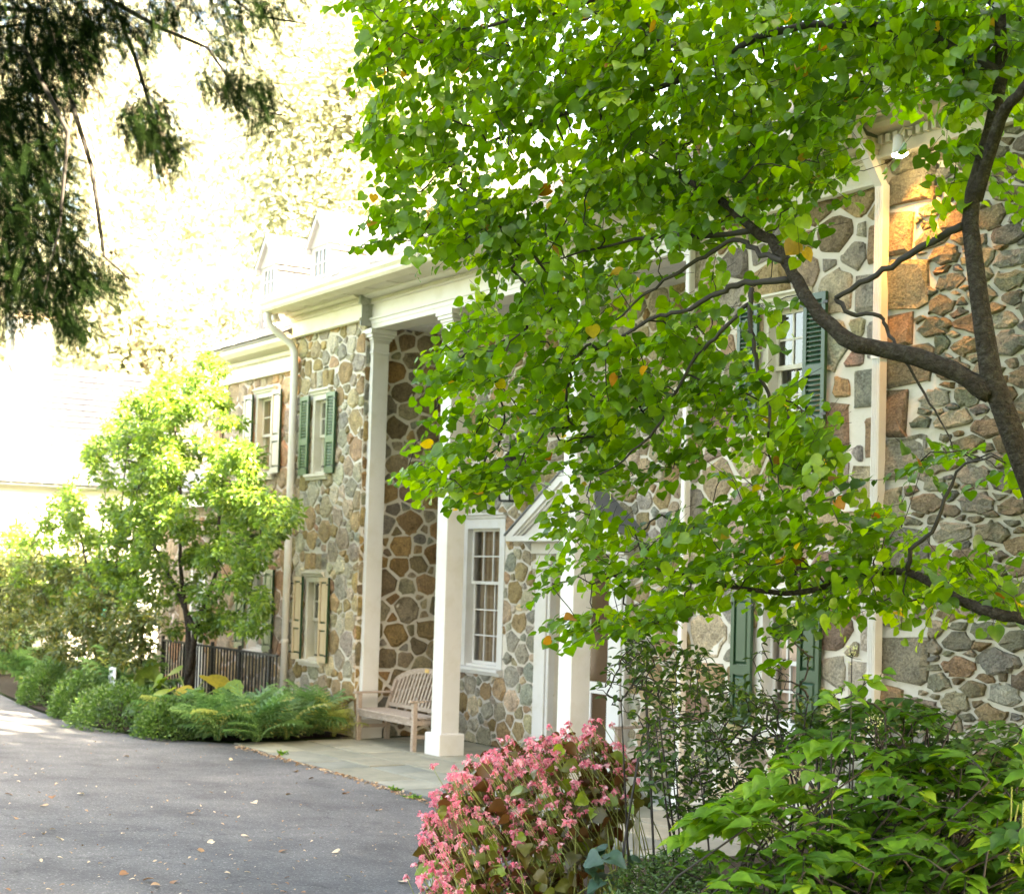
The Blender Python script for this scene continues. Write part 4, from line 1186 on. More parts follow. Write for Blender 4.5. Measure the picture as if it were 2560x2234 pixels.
# ------------------------------------------------------------------ benches
def bench(x0, x1, y0, label, plate=True):
    """faces -Y; x0..x1 outer width, y0 front"""
    t = thing('garden_bench', label, 'bench', ((x0 + x1) / 2, y0, 0), 'teak benches on the porch')
    w, dep = .062, .50
    yb = y0 + dep
    for x in (x0 + w / 2, x1 - w / 2):
        m = MB(); m.bbox(x - w / 2, x + w / 2, y0, y0 + w, 0, .62, .005); obj('leg', m, 'teak', t)
        m = MB(); m.bar((x, yb - w / 2, 0), (x, yb - w / 2, .42), w, w, (0, 1, 0)); m.bar((x, yb - w / 2, .42), (x, yb + .10, .80), w, w * .8, (0, 1, 0)); obj('leg', m, 'teak', t)
        m = MB(); m.bbox(x - .036, x + .036, y0 - .05, yb + .02, .621, .648, .006); obj('armrest', m, 'teak', t)
        m = MB(); m.box(x - .018, x + .018, y0 + w, yb - w, .16, .21); m.box(x - .02, x + .02, y0 + w, yb - w, .33, .395); obj('stretcher', m, 'teak', t)
    m = MB(); m.box(x0 + w, x1 - w, y0 + .012, y0 + .045, .325, .40); m.box(x0 + w, x1 - w, yb - .045, yb - .012, .325, .40); obj('seat_rail', m, 'teak', t)
    for k in range(5):
        y = y0 - .012 + k * .095
        m = MB(); m.bbox(x0 + (w if k in (0,) else 0) + .005, x1 - (w if k in (0,) else 0) - .005, y, y + .083, .403, .425, .004); obj('seat_slat', m, 'teak', t)
    # arched top rail and back slats
    n = 14; cx, hw = (x0 + x1) / 2, (x1 - x0) / 2 - w / 2
    top = lambda x: .80 + .165 * (1 - ((x - cx) / hw) ** 2) ** 0.9 if abs(x - cx) < hw else .80
    yy = lambda z: yb - w / 2 + (z - .42) / .38 * (.10 + w / 2) if z > .42 else yb - w / 2
    m = MB()
    pts = [(cx - hw + 2 * hw * i / n) for i in range(n + 1)]
    vs = []
    for x in pts:
        z = top(x) if abs(abs(x - cx) - hw) > 1e-6 else .80
        for dz, dy in ((-.035, -.02), (.035, -.02), (.035, .025), (-.035, .025)): vs.append((x, yy(z) + dy, z + dz))
    fs = [(0, 1, 2, 3), tuple(4 * n + i for i in (3, 2, 1, 0))]
    for i in range(n):
        for k in range(4): fs.append((4 * i + k, 4 * i + 4 + k, 4 * i + 4 + (k + 1) % 4, 4 * i + (k + 1) % 4))
    m.add(vs, fs); obj('top_rail', m, 'teak', t)
    m = MB(); m.box(x0 + w, x1 - w, yy(.47) - .015, yy(.47) + .015, .45, .50); obj('lower_rail', m, 'teak', t)
    ns = 16
    for i in range(ns):
        x = cx - hw + w * .9 + (2 * hw - w * 1.8) * (i + .5) / ns; z1 = top(x) - .03
        m = MB(); m.bar((x, yy(.48), .48), (x, yy(z1), z1), .040, .016, (0, 1, 0)); obj('back_slat', m, 'teak', t)
    if plate:
        m = MB(); z = top(cx); m.box(cx - .055, cx + .055, yy(z) - .026, yy(z) - .0205, z - .024, z + .024); obj('name_plate', m, 'brass', t)
bench(-18.88, -17.30, 9.80, 'weathered teak bench with arched slatted back between the two left porch pillars')
bench(-13.80, -12.25, 10.35, 'teak bench right of the door, mostly hidden behind the dark shrub', False)

# ------------------------------------------------------------------ iron fence
fe = thing('iron_fence', 'low black iron picket fence in front of the annex behind the ferns', 'fence', (-21.8, 9.0, 0))
fx0, fx1, fy = -24.1, -19.7, 9.0
m = MB(); m.box(fx0, fx1, fy - .02, fy + .02, 1.06, 1.09); obj('rail', m, 'iron', fe)
m = MB(); m.box(fx0, fx1, fy - .015, fy + .015, .14, .165); obj('rail', m, 'iron', fe)
x = fx0
k = 0
while x <= fx1:
    m = MB(); b = .010 if k % 9 else .022
    m.box(x - b, x + b, fy - b, fy + b, 0.0, 1.058 if k % 9 else 1.15)
    obj('picket' if k % 9 else 'post', m, 'iron', fe); x += .115; k += 1

# ------------------------------------------------------------------ generic plants
def tube_obj(name, mb, mat, parent): return obj(name, mb, mat, parent, smooth=True)
def tree(name, label, cat, base, h, crown_c, crown_r, nleaf, size, mat, bark='bark', lumps=14, seed=1, template=OVAL, trunk_r=.2, limbs=9, group=None, zmin=None, shell=.35, droop=.3):
    t = thing(name, label, cat, base, group)
    rs = np.random.default_rng(seed)
    b = np.array(base, float); cc = np.array(crown_c, float); cr = np.array(crown_r, float)
    cen = []
    for i in range(lumps):
        d = rs.normal(size=3); d /= np.linalg.norm(d); cen.append(cc + d * cr * rs.uniform(.35, .82))
    cen = np.array(cen)
    mb = MB()
    top = cc + np.array([0, 0, cr[2] * .6])
    tp = [b + (top - b) * f + np.array([rs.normal() * .03, rs.normal() * .03, 0]) * h * (0.3 if 0 < f < 1 else 0) for f in (0, .15, .35, .6, .8, 1)]
    mb.tube(tp, [trunk_r * 1.25, trunk_r, trunk_r * .8, trunk_r * .5, trunk_r * .28, trunk_r * .08], 10)
    tube_obj('trunk', mb, bark, t)
    for i in range(min(limbs, lumps)):
        f = rs.uniform(.2, .6); s = b + (top - b) * f
        e = cen[i]; mid = (s + e) / 2 + rs.normal(size=3) * h * .015 + np.array([0, 0, -.02 * h])
        mb = MB(); r0 = trunk_r * (0.85 - f) * .8 + .01
        mb.tube([s, mid, e], [r0, r0 * .6, r0 * .15], 7)
        for q in range(3):
            e2 = e + rs.normal(size=3) * cr * .3; mb.tube([mid * .5 + e * .5, (e + e2) / 2, e2], [r0 * .35, r0 * .2, r0 * .06], 5)
        tube_obj('limb', mb, bark, t)
    per = nleaf // lumps
    P, D = [], []
    for c in cen:
        sc = rs.uniform(.30, .52)
        p, d = ellips(per, c, cr * sc, shell); P.append(p); D.append(d)
    P = np.vstack(P); D = np.vstack(D)
    if zmin is not None:
        k = P[:, 2] > zmin; P, D = P[k], D[k]
    tip, nr = leafy_dirs(len(P), D, droop, .9)
    leaves('crown', template, mat, t, P, tip, nr, size * (0.6 + .8 * rng.random(len(P))))
    return t

# far trees behind the house, sunlit
FT = [(-60, 55, 11, 26, 'tallest pale tree behind the far white house, mostly hidden by evergreen boughs'),
      (190, 62, 12, 30, 'pale yellow-green tree above the far house chimney'),
      (400, 52, 11, 27, 'sunlit tree filling the gap left of the dormers'),
      (560, 66, 13, 33, 'broad pale tree rising behind the two dormers'),
      (760, 58, 11, 29, 'sunlit tree behind the right hand dormer'),
      (980, 70, 13, 32, 'pale tree behind the roof, glimpsed past the redbud leaves'),
      (1300, 66, 12, 26, 'tree behind the house roof, hidden by the redbud crown'),
      (300, 44, 7, 12, 'low bushy tree behind the slate roof of the far house'),
      (520, 46, 7, 14, 'small bushy tree behind the annex roof')]
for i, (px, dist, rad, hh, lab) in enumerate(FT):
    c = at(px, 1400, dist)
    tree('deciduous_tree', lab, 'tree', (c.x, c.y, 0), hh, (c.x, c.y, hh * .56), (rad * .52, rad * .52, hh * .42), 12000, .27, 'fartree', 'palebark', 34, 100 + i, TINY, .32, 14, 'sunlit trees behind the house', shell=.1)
# unseen trees added right of and behind the camera to shade the foreground
SH = [(2.5, 5.0, 17, 4.2, 'added shade tree beside the driveway just right of the view'), (3.0, 10.5, 19, 4.6, 'added shade tree at the corner of the old wing, right of the view'), (2.0, 15.2, 20, 3.4, 'added shade tree behind the old wing, right of the view'), (5.5, 0.5, 18, 5.0, 'added shade tree beside the viewpoint'), (9.0, 8.0, 20, 5.0, 'tall added shade tree farther right of the old wing'), (7, -6, 18, 5.5, 'added shade tree behind the viewpoint'), (0.5, -7.5, 16, 4.5, 'added shade tree close behind the viewpoint'), (3.2, 1.2, 11, 2.6, 'small added shade tree at the right shoulder of the viewpoint')]
for i, (x, y, hh, rad, lab) in enumerate(SH):
    tree('added_shade_tree', lab, 'tree', (x, y, gz(x, y)), hh, (x, y, hh * .60), (rad, rad, hh * .40), 6000, .60, 'shade', 'bark', 34, 200 + i, TINY, .26, 8, 'added shade trees out of view', shell=.1)
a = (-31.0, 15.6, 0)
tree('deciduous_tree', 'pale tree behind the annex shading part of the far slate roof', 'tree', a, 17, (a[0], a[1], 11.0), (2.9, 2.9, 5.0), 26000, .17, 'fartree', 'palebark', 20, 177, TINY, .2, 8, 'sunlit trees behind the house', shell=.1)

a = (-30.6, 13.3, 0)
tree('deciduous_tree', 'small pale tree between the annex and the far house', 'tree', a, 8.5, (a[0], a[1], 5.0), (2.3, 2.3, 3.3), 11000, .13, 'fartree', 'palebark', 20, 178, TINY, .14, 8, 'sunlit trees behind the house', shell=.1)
# ------------------------------------------------------------------ evergreen boughs hanging in at top left
ev = thing('evergreen_tree', 'dark evergreen with drooping needle sprays hanging over the driveway at top left', 'tree', (-13.6, 0.2, gz(-13.6, 0.2)))
mb = MB(); mb.tube([(-13.6, .2, .2), (-13.5, .25, 4), (-13.4, .2, 9), (-13.3, .2, 15)], [.30, .26, .2, .1], 10); tube_obj('trunk', mb, 'bark', ev)
mb = MB(); tp = [Vector((-13.4, .2, 7 + k * 1.3)) for k in range(5)]
limbs_px = [[(-260, 150), (60, 120), (170, 330), (150, 560), (110, 740)], [(-240, 0), (110, 30), (230, 420), (260, 640), (325, 700)], [(-200, -160), (200, -40), (400, 70), (520, 120), (620, 270), (715, 290)], [(-200, -200), (250, -80), (340, 150), (385, 300), (410, 420)], [(-200, -220), (300, -120), (560, -20), (640, 40), (770, 60)], [(-260, 260), (20, 300), (70, 520), (50, 760), (20, 800)], [(-260, 100), (70, 60), (120, 480), (160, 740), (190, 850)]]
lim = []
for k, L in enumerate(limbs_px):
    ds = 12.4 + .5 * k
    ps = [tp[k % 5]] + [at(px, py, ds + random.uniform(-.3, .3)) for px, py in L]
    m = MB(); m.tube(ps, [.06] + [max(.006, .03 - .006 * i) for i in range(len(L))], 7); tube_obj('limb', m, 'twig', ev)
    lim += ps[2:]
EA = [(-40, -30), (235, -30), (265, 120), (160, 300), (165, 430), (195, 600), (215, 690), (160, 740), (175, 820), (95, 770), (55, 810), (-40, 770)]
EB = [(235, -30), (730, -30), (735, 45), (640, 85), (545, 150), (450, 60), (350, 130), (265, 130)]
EC = [(295, 300), (360, 200), (440, 300), (425, 430), (385, 370)]
ED = [(470, 190), (570, 165), (650, 195), (715, 285), (650, 305), (560, 240)]
EE = [(195, 620), (340, 695), (230, 725), (170, 740)]
EFp = [(150, 720), (240, 850), (200, 840), (140, 800)]
S = np.vstack([poly_samples(EA, 1050), poly_samples(EB, 190), poly_samples(EC, 110), poly_samples(ED, 80), poly_samples(EE, 55), poly_samples(EFp, 35)])
dep = 12.0 + 2.8 * rng.random(len(S))
P0 = unproj(S, dep)
# spray template: stem with two ranks of needles
sv, sf = [], []
nn_ = 17
for i in range(nn_):
    y = .06 + .94 * i / nn_
    for s in (-1, 1):
        o = len(sv); L = .105 * (1 - .35 * y); w = .011
        sv += [(0, y, 0), (s * L, y + .05 + w, -.012), (s * L, y + .05 - w, -.012), (0, y - 2 * w, 0)]
        sf.append((o, o + 1, o + 2, o + 3))
o = len(sv); sv += [(-.008, 0, 0), (.008, 0, 0), (.004, 1, -.02), (-.004, 1, -.02)]; sf.append((o, o + 1, o + 2, o + 3))
SPRAY = (sv, [np.array(sf)])
reps = 4
P = np.repeat(P0, reps, 0) + rng.normal(size=(len(P0) * reps, 3)) * .06
tip = rng.normal(size=(len(P), 3)) * .5; tip[:, 2] -= .75; tip += np.array(RIGHT) * .25
nr = rng.normal(size=(len(P), 3)); nr[:, 2] += .5
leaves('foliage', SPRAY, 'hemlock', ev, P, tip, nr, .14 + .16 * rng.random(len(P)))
Pc, Dc = ellips(9000, (-11.6, 3.2, 10.4), (4.2, 3.6, 2.9), .1)  # unseen crown mass added above the view to shade the boughs
kk = Pc[:, 2] > 7.6
Pc, Dc = Pc[kk], Dc[kk]
tc_, nc_ = leafy_dirs(len(Pc), Dc, .5, .9)
leaves('added_upper_crown', TINY, 'hemlock', ev, Pc, tc_, nc_, .28 + .2 * rng.random(len(Pc)))

# ------------------------------------------------------------------ redbud tree
K = PW / 2054.0
def sc_(poly): return [(x * K, y * K) for x, y in poly]
rb0 = at(2640, 1500, 7.9)
redbud = thing('redbud_tree', 'green heart-leaved redbud with dark curving limbs spreading across the front of the house', 'tree', (rb0.x, rb0.y, bedz(rb0.x, rb0.y) - .05))
trunk_px = [(2640, 2150, 7.9), (2625, 1500, 7.9), (2590, 1240, 7.9), (2530, 1080, 7.9), (2478, 940, 7.9), (2450, 760, 7.95), (2425, 560, 8.0), (2432, 480, 8.0), (2475, 330, 8.05), (2505, 190, 8.1), (2500, 20, 8.2), (2470, -200, 8.3)]
m = MB(); m.tube([at(*p) for p in trunk_px], [.075, .068, .064, .060, .056, .047, .043, .040, .036, .034, .028, .02], 12); tube_obj('trunk', m, 'bark', redbud)
limbs = [
    ([(2478, 985, 7.9), (2400, 935, 7.95), (2300, 895, 8.05), (2200, 872, 8.15), (2130, 855, 8.2), (2060, 800, 8.3), (2010, 735, 8.4), (1975, 670, 8.5), (1935, 610, 8.6), (1885, 575, 8.7), (1800, 500, 8.9), (1700, 440, 9.1)], [.052, .049, .047, .045, .043, .040, .038, .035, .032, .029, .022, .014]),
    ([(2440, 500, 8.0), (2500, 300, 7.8), (2560, 220, 7.6), (2650, 100, 7.4)], [.036, .03, .026, .02]),
    ([(2405, 565, 8.0), (2330, 605, 8.1), (2250, 650, 8.2), (2170, 700, 8.3), (2090, 745, 8.4)], [.022, .020, .018, .016, .014]),
    ([(2090, 745, 8.4), (2130, 785, 8.35), (2200, 790, 8.3), (2220, 830, 8.3), (2250, 880, 8.2), (2300, 965, 8.2), (2350, 1050, 8.15), (2380, 1120, 8.1)], [.014, .012, .011, .010, .009, .007, .005, .003]),
    ([(1975, 700, 8.5), (1900, 705, 8.6), (1830, 715, 8.7), (1790, 735, 8.75), (1700, 780, 8.9), (1620, 800, 9.0), (1500, 870, 9.2), (1400, 900, 9.4)], [.020, .018, .017, .016, .013, .011, .008, .005]),
    ([(1880, 720, 8.6), (1875, 790, 8.6), (1885, 860, 8.6), (1895, 930, 8.6), (1925, 1000, 8.6), (1920, 1090, 8.6), (1930, 1180, 8.6)], [.015, .014, .012, .011, .009, .007, .004]),
    ([(1870, 760, 8.6), (1800, 830, 8.7), (1740, 890, 8.8), (1690, 980, 8.9), (1640, 1070, 9.0), (1560, 1150, 9.1), (1480, 1190, 9.2)], [.012, .011, .010, .009, .008, .006, .004]),
    ([(1960, 650, 8.5), (1900, 640, 8.6), (1850, 600, 8.7), (1780, 630, 8.8), (1700, 680, 8.9), (1620, 730, 9.0), (1540, 800, 9.1)], [.018, .016, .014, .013, .011, .008, .005]),
    ([(1885, 575, 8.7), (1760, 590, 8.9), (1680, 585, 9.0), (1500, 620, 9.3), (1350, 660, 9.6)], [.018, .015, .012, .008, .004]),
    ([(2505, 190, 8.1), (2350, 100, 8.2), (2150, 60, 8.5), (1900, 90, 8.9), (1700, 200, 9.2), (1500, 260, 9.5), (1300, 320, 9.8), (1150, 400, 10.0), (1050, 480, 10.1)], [.026, .024, .022, .020, .018, .015, .012, .008, .005]),
    ([(2500, 20, 8.2), (2300, -120, 8.4), (2000, -160, 8.8), (1700, -80, 9.2), (1400, 20, 9.6), (1150, 80, 9.9), (980, 130, 10.1)], [.026, .024, .022, .018, .014, .010, .006]),
    ([(1700, 200, 9.2), (1620, 60, 9.3), (1500, -60, 9.4)], [.016, .012, .006]),
    ([(2590, 1550, 7.9), (2480, 1530, 8.0), (2380, 1490, 8.2), (2270, 1430, 8.4), (2150, 1440, 8.6), (2000, 1480, 8.8), (1850, 1470, 9.0), (1720, 1440, 9.2), (1600, 1420, 9.4), (1480, 1460, 9.5)], [.032, .03, .028, .022, .018, .016, .013, .010, .008, .005]),
    ([(2270, 1430, 8.4), (2290, 1360, 8.3), (2340, 1310, 8.2), (2390, 1180, 8.1), (2480, 1140, 8.0)], [.014, .013, .011, .008, .004]),
]
starts = []
for L, r in limbs:
    ps = [at(*p) for p in L]
    m = MB(); 
    # densify with slight wobble
    q, rr = [], []
    for i in range(len(ps) - 1):
        p0, p1, p2, p3 = ps[max(i - 1, 0)], ps[i], ps[i + 1], ps[min(i + 2, len(ps) - 1)]
        for k in range(4):
            t_ = k / 4
            w = .5 * ((2 * p1) + (p2 - p0) * t_ + (2 * p0 - 5 * p1 + 4 * p2 - p3) * t_ ** 2 + (3 * p1 - p0 - 3 * p2 + p3) * t_ ** 3)
            if k: w = w + Vector(rng.normal(size=3)) * (.003 if r[0] > .03 else .007)
            q.append(w); rr.append((r[i] * (1 - t_) + r[i + 1] * t_) * (1 + .05 * rng.normal()))
    q.append(ps[-1]); rr.append(r[-1])
    m.tube(q, rr, 8); tube_obj('limb', m, 'bark' if r[0] > .03 else 'twig', redbud)
    starts += [np.array(v) for v in q[2::2]]
UPPER = sc_([(700, -60), (705, 0), (755, 60), (703, 140), (735, 215), (740, 270), (772, 345), (730, 400), (745, 490), (800, 475), (835, 485), (880, 500), (925, 515), (985, 535), (1060, 575), (1150, 570), (1260, 560), (1400, 510), (1480, 460), (1560, 420), (1640, 425), (1700, 330), (1740, 300), (1755, 235), (1790, 215), (1850, 240), (1950, 230), (2100, 250), (2100, -60)])
MID = sc_([(930, 605), (880, 700), (835, 765), (868, 800), (850, 870), (800, 900), (830, 980), (900, 1000), (960, 1005), (1040, 985), (1110, 1000), (1120, 1080), (1110, 1120), (1060, 1180), (1130, 1190), (1100, 1250), (1180, 1290), (1300, 1270), (1400, 1220), (1500, 1210), (1560, 1250), (1660, 1260), (1760, 1270), (1755, 1040), (1700, 930), (1640, 830), (1580, 790), (1500, 730), (1480, 600), (1400, 510), (1260, 540), (1100, 565), (1000, 575)])
LOWR = sc_([(1700, 1060), (1760, 1010), (1900, 1110), (2060, 1100), (2060, 1240), (1900, 1220), (1760, 1260)])
SPR1 = sc_([(1800, 900), (1870, 880), (1960, 890), (2060, 900), (2060, 985), (1960, 960), (1830, 985)])
SPR2 = sc_([(1760, 260), (1860, 230), (1960, 260), (1990, 330), (1960, 420), (1880, 430), (1850, 370), (1790, 320)])
SPR3 = sc_([(1950, 330), (2060, 300), (2060, 420), (1990, 410)])
SPR4 = sc_([(1500, 560), (1680, 570), (1660, 640), (1560, 660), (1500, 720)])
SPR5 = sc_([(1030, 1180), (1100, 1155), (1130, 1200), (1060, 1200)])
SPR6 = sc_([(780, 905), (850, 880), (850, 920), (800, 930)])
SPR7 = sc_([(1480, 1290), (1560, 1240), (1580, 1330), (1510, 1400)])
SPR8 = sc_([(1560, 420), (1740, 300), (1750, 480), (1640, 520), (1560, 560)])
regions = [(UPPER, 4300), (MID, 2750), (LOWR, 240), (SPR1, 70), (SPR2, 60), (SPR3, 26), (SPR4, 80), (SPR5, 14), (SPR6, 9), (SPR7, 14), (SPR8, 110)]
regions = [(p, max(3, int(n * (.38 if p is MID else .345)))) for p, n in regions]
S = np.vstack([poly_samples(p, n) for p, n in regions])
base_d = 7.9 + (2560 - S[:, 0]) / 1700.0 * 2.0
dep = base_d + abs(rng.normal(size=len(S))) * .85 - .22
dep = np.clip(dep, 6.6, 11.4)
P = unproj(S, dep)
# clearings where the wall shows through, in the crown itself
keep = np.ones(len(P), bool)
for (cx, cy, rx, ry, pr) in ((1660, 640, 60, 45, .5), (1350, 470, 90, 70, .55), (1180, 830, 60, 40, .3), (1300, 1000, 120, 40, .35), (1700, 900, 70, 60, .45), (1560, 1230, 200, 50, .3), (1750, 700, 120, 60, .5), (2235, 420, 120, 150, .85), (1020, 860, 50, 40, .2), (2040, 830, 100, 180, .85), (1880, 640, 130, 70, .6), (1700, 760, 160, 60, .45), (1500, 880, 150, 70, .35), (2150, 600, 120, 160, .7), (1880, 880, 60, 160, .6), (1650, 1050, 120, 60, .35)):
    e = ((S[:, 0] - cx) / rx) ** 2 + ((S[:, 1] - cy) / ry) ** 2 < 1
    keep &= ~(e & (rng.random(len(P)) < pr))
nz = np.zeros(len(P))
for _ in range(26):
    fx, fy, ph = rng.normal() * .012, rng.normal() * .018, rng.random() * 6.28
    nz += np.sin(S[:, 0] * fx + S[:, 1] * fy + ph + dep * rng.normal() * 1.5)
nz /= 3.6
thr = np.where(S[:, 1] > 640, -.25, -.9)
keep &= ~((nz < thr) & (rng.random(len(P)) < .7))
P, S = P[keep], S[keep]
NA = len(P)
A, edges, kids = skeleton(starts, P[rng.choice(NA, min(NA, 1000), replace=False)])
stuff(tube_obj('twigs', twig_mesh(A, edges, kids, .0016, .0014, 5, .07, .014), 'twig', redbud))
# each anchor carries a flat spray: a zigzag shoot with leaves alternating left and right
tc = np.array(at(2450, 600, 8.0))
LP, LT, LN, LS, LR, LX = [], [], [], [], [], []
mbs = MB()
for a in range(NA):
    p = P[a]; lowf = float(np.clip((S[a, 1] - 700) / 600, 0, 1))
    out = p - tc; out[2] *= .3; out /= np.linalg.norm(out) + 1e-6
    d = out * .7 + rng.normal(size=3) * .55; d[2] = d[2] * .35 - .18 - .12 * (1 - lowf); d /= np.linalg.norm(d)
    up = np.array([0, 0, 1.0]) + rng.normal(size=3) * (.38 - .12 * lowf); sd = np.cross(d, up); sd /= np.linalg.norm(sd); up = np.cross(sd, d)
    nl = rng.integers(6, 11); L = nl * .042; q0 = p - d * L * .5
    tone = rng.beta(2, 2)
    pts_ = []
    for k in range(nl):
        f = (k + .5) / nl; sg = 1 if k % 2 else -1
        b = q0 + d * L * f + np.array([0, 0, -.10 * L * f * f]) + sd * sg * .005
        pts_.append(Vector(b))
        pt = b + (sd * sg * .7 + d * .5 + up * .1) * .022
        tipv = sd * sg * .75 + d * .55 + np.array([0, 0, -.35 - .55 * (1 - lowf) * rng.random()]) + rng.normal(size=3) * .22
        LP.append(pt); LT.append(tipv); LN.append(up + rng.normal(size=3) * .33); LS.append((.038 + .052 * rng.random() ** 1.2) * (1.0 if k < nl - 1 else .75)); LX.append(S[a])
        v = np.clip(tone * .8 + .3 * rng.random() - .08, 0, .92); LR.append(v if rng.random() > .009 else .955 + .045 * rng.random())
    mbs.tube([Vector(q0 - d * .03)] + pts_[::2], .0014, 4)
stuff(tube_obj('shoots', mbs, 'twig', redbud))
P, tip, nr, size, rnd, S = np.array(LP), np.array(LT), np.array(LN), np.array(LS), np.array(LR), np.array(LX)
N = len(P)
depth_now = (P - _Cm) @ _Fw
vis = (S[:, 0] > 0) & (S[:, 0] < 2560) & (S[:, 1] > 0) & (S[:, 1] < 2234)
sco = np.where(vis, size / depth_now, 0); order = np.argsort(-sco)
big, small = order[:300], order[300:]
leaf_parts('leaf', HEART, 'redbud', redbud, P[big], tip[big], nr[big], size[big], rnd[big])
leaves('foliage', HEART, 'redbud', redbud, P[small], tip[small], nr[small], size[small], rnd[small])

# ------------------------------------------------------------------ left bed: shrubs
def shrub(name, label, base, stems, clumps, nleaf, size, mat, template=OVAL, bark='bark', cat='shrub', shell=.2, droop=.2):
    t = thing(name, label, cat, base)
    b = Vector(base)
    for s in stems:
        ps = [Vector(p) for p in s]
        m = MB(); n = len(ps); q = []
        for i in range(n - 1):
            for k in range(3): q.append(ps[i].lerp(ps[i + 1], k / 3) + (Vector(rng.normal(size=3)) * .012 if k else Vector()))
        q.append(ps[-1])
        m.tube(q, np.linspace(.05, .008, len(q)), 8); tube_obj('stem', m, bark, t)
    tot = sum(c[3] ** 1.0 for c in clumps)
    P, D, starts_ = [], [], [np.array(p) for s in stems for p in s[1:]]
    for (cx, cy, cz, w, rx, ry, rz_) in clumps:
        p, d = ellips(int(nleaf * w / tot), (cx, cy, cz), (rx, ry, rz_), shell); P.append(p); D.append(d)
    P = np.vstack(P); D = np.vstack(D)
    k = P[:, 2] > .02; P, D = P[k], D[k]
    sub = rng.choice(len(P), min(len(P), 260), replace=False)
    A, e, kd = skeleton(starts_, P[sub])
    stuff(tube_obj('twigs', twig_mesh(A, e, kd, .002, .0016, 4, .05, .02), bark, t))
    tip, nr = leafy_dirs(len(P), D, droop, .9)
    leaves('foliage', template, mat, t, P, tip, nr, size * (.6 + .8 * rng.random(len(P))))
    return t
def lumps(c, r, n, sz, seed):
    rs_ = np.random.default_rng(seed); out = []
    for _ in range(n):
        d = rs_.normal(size=3); d /= np.linalg.norm(d); p = np.array(c) + d * np.array(r) * rs_.uniform(.3, .95); s = sz * rs_.uniform(.7, 1.4)
        out.append((p[0], p[1], p[2], s * s, s, s, s * .8))
    return out
def AtY(px, py, y): v = ony(px, py, y); return (v.x, v.y, v.z)
def px_clumps(poly, n, ya, yb, sz):
    out = []
    for (px, py) in poly_samples(poly, n):
        v = ony(px, py, rng.uniform(ya, yb)); s_ = sz * rng.uniform(.6, 1.35); out.append((v.x, v.y, v.z, s_ * s_, s_, s_ * .9, s_ * .7))
    return out
c = px_clumps([(560, 900), (490, 880), (420, 960), (350, 1050), (320, 1250), (300, 1400), (340, 1520), (460, 1500), (560, 1490), (650, 1420), (700, 1330), (770, 1270), (650, 1240), (640, 1130), (600, 1010)], 190, 7.8, 8.9, .17) + px_clumps([(380, 1500), (660, 1470), (680, 1560), (560, 1600), (420, 1600)], 26, 8.3, 8.9, .15)
st = [[(-21.7, 8.55, 0), AtY(487, 1572, 8.55), AtY(540, 1430, 8.6), AtY(552, 1200, 8.6), AtY(560, 1000, 8.6)], [(-21.7, 8.55, 0), AtY(487, 1572, 8.55), AtY(430, 1450, 8.4), AtY(350, 1300, 8.3), AtY(320, 1150, 8.2)], [(-21.75, 8.5, .3), AtY(470, 1570, 8.5), AtY(450, 1400, 8.4), AtY(450, 1200, 8.3), AtY(430, 1000, 8.2)], [(-21.75, 8.5, .5), AtY(500, 1530, 8.5), AtY(600, 1420, 8.8), AtY(680, 1300, 9.0)]]
shrub('tall_leafy_shrub', 'tall multi-stemmed green shrub with sunlit top in front of the annex', (-21.7, 8.55, 0), st, c, 23000, .075, 'shrub')
c = px_clumps([(470, 900), (360, 970), (250, 1070), (160, 1220), (60, 1300), (-20, 1340), (-20, 1440), (60, 1520), (300, 1540), (400, 1400), (440, 1150)], 210, 7.7, 8.7, .18)
shrub('sunlit_tall_shrub', 'tall shrub left of the multi-stemmed one, its crown blazing in sunlight', (-25.2, 8.4, 0), [[(-25.2, 8.4, 0), (-25.1, 8.4, 1.4), (-24.4, 8.3, 2.6), (-23.9, 8.2, 3.9)], [(-25.2, 8.4, 0.1), (-25.5, 8.4, 1.3), (-25.9, 8.3, 2.2), (-26.2, 8.2, 2.9)], [(-25.2, 8.4, 0.1), (-25.2, 8.3, 1.6), (-25.0, 8.2, 2.6), (-24.8, 8.2, 3.3)]], c, 23000, .075, 'shrub')
c = px_clumps([(-20, 1380), (90, 1400), (220, 1440), (330, 1490), (400, 1560), (380, 1640), (280, 1680), (150, 1670), (60, 1640), (-20, 1600)], 120, 7.6, 8.3, .19)
st = [[(-23.1, 8.2, 0), AtY(355, 1560, 8.2), AtY(320, 1500, 8.2), AtY(250, 1450, 8.2)], [(-23.6, 8.3, 0), AtY(270, 1560, 8.3), AtY(180, 1500, 8.3), AtY(90, 1470, 8.3)], [(-24.2, 8.3, 0), AtY(230, 1600, 8.3), AtY(140, 1560, 8.3), AtY(60, 1480, 8.3)]]
shrub('spreading_olive_shrub', 'spreading olive-green shrub with dark bent stems at far left of the bed', (-24.2, 8.3, 0), st, c, 17000, .085, 'olive', LANCE)
c = lumps((-31.5, 9.6, 2.0), (2.6, 1.0, 1.7), 26, .6, 66)
shrub('vine_shrub', 'sunlit leafy vine mass against the far white house', (-33.5, 10.0, 0), [[(-33.5, 10, 0), (-33, 9.9, 1.2), (-32, 9.7, 2.4)]], [(x - 3, y + .4, z, w, a, b, cc) for x, y, z, w, a, b, cc in c], 5000, .12, 'olive')
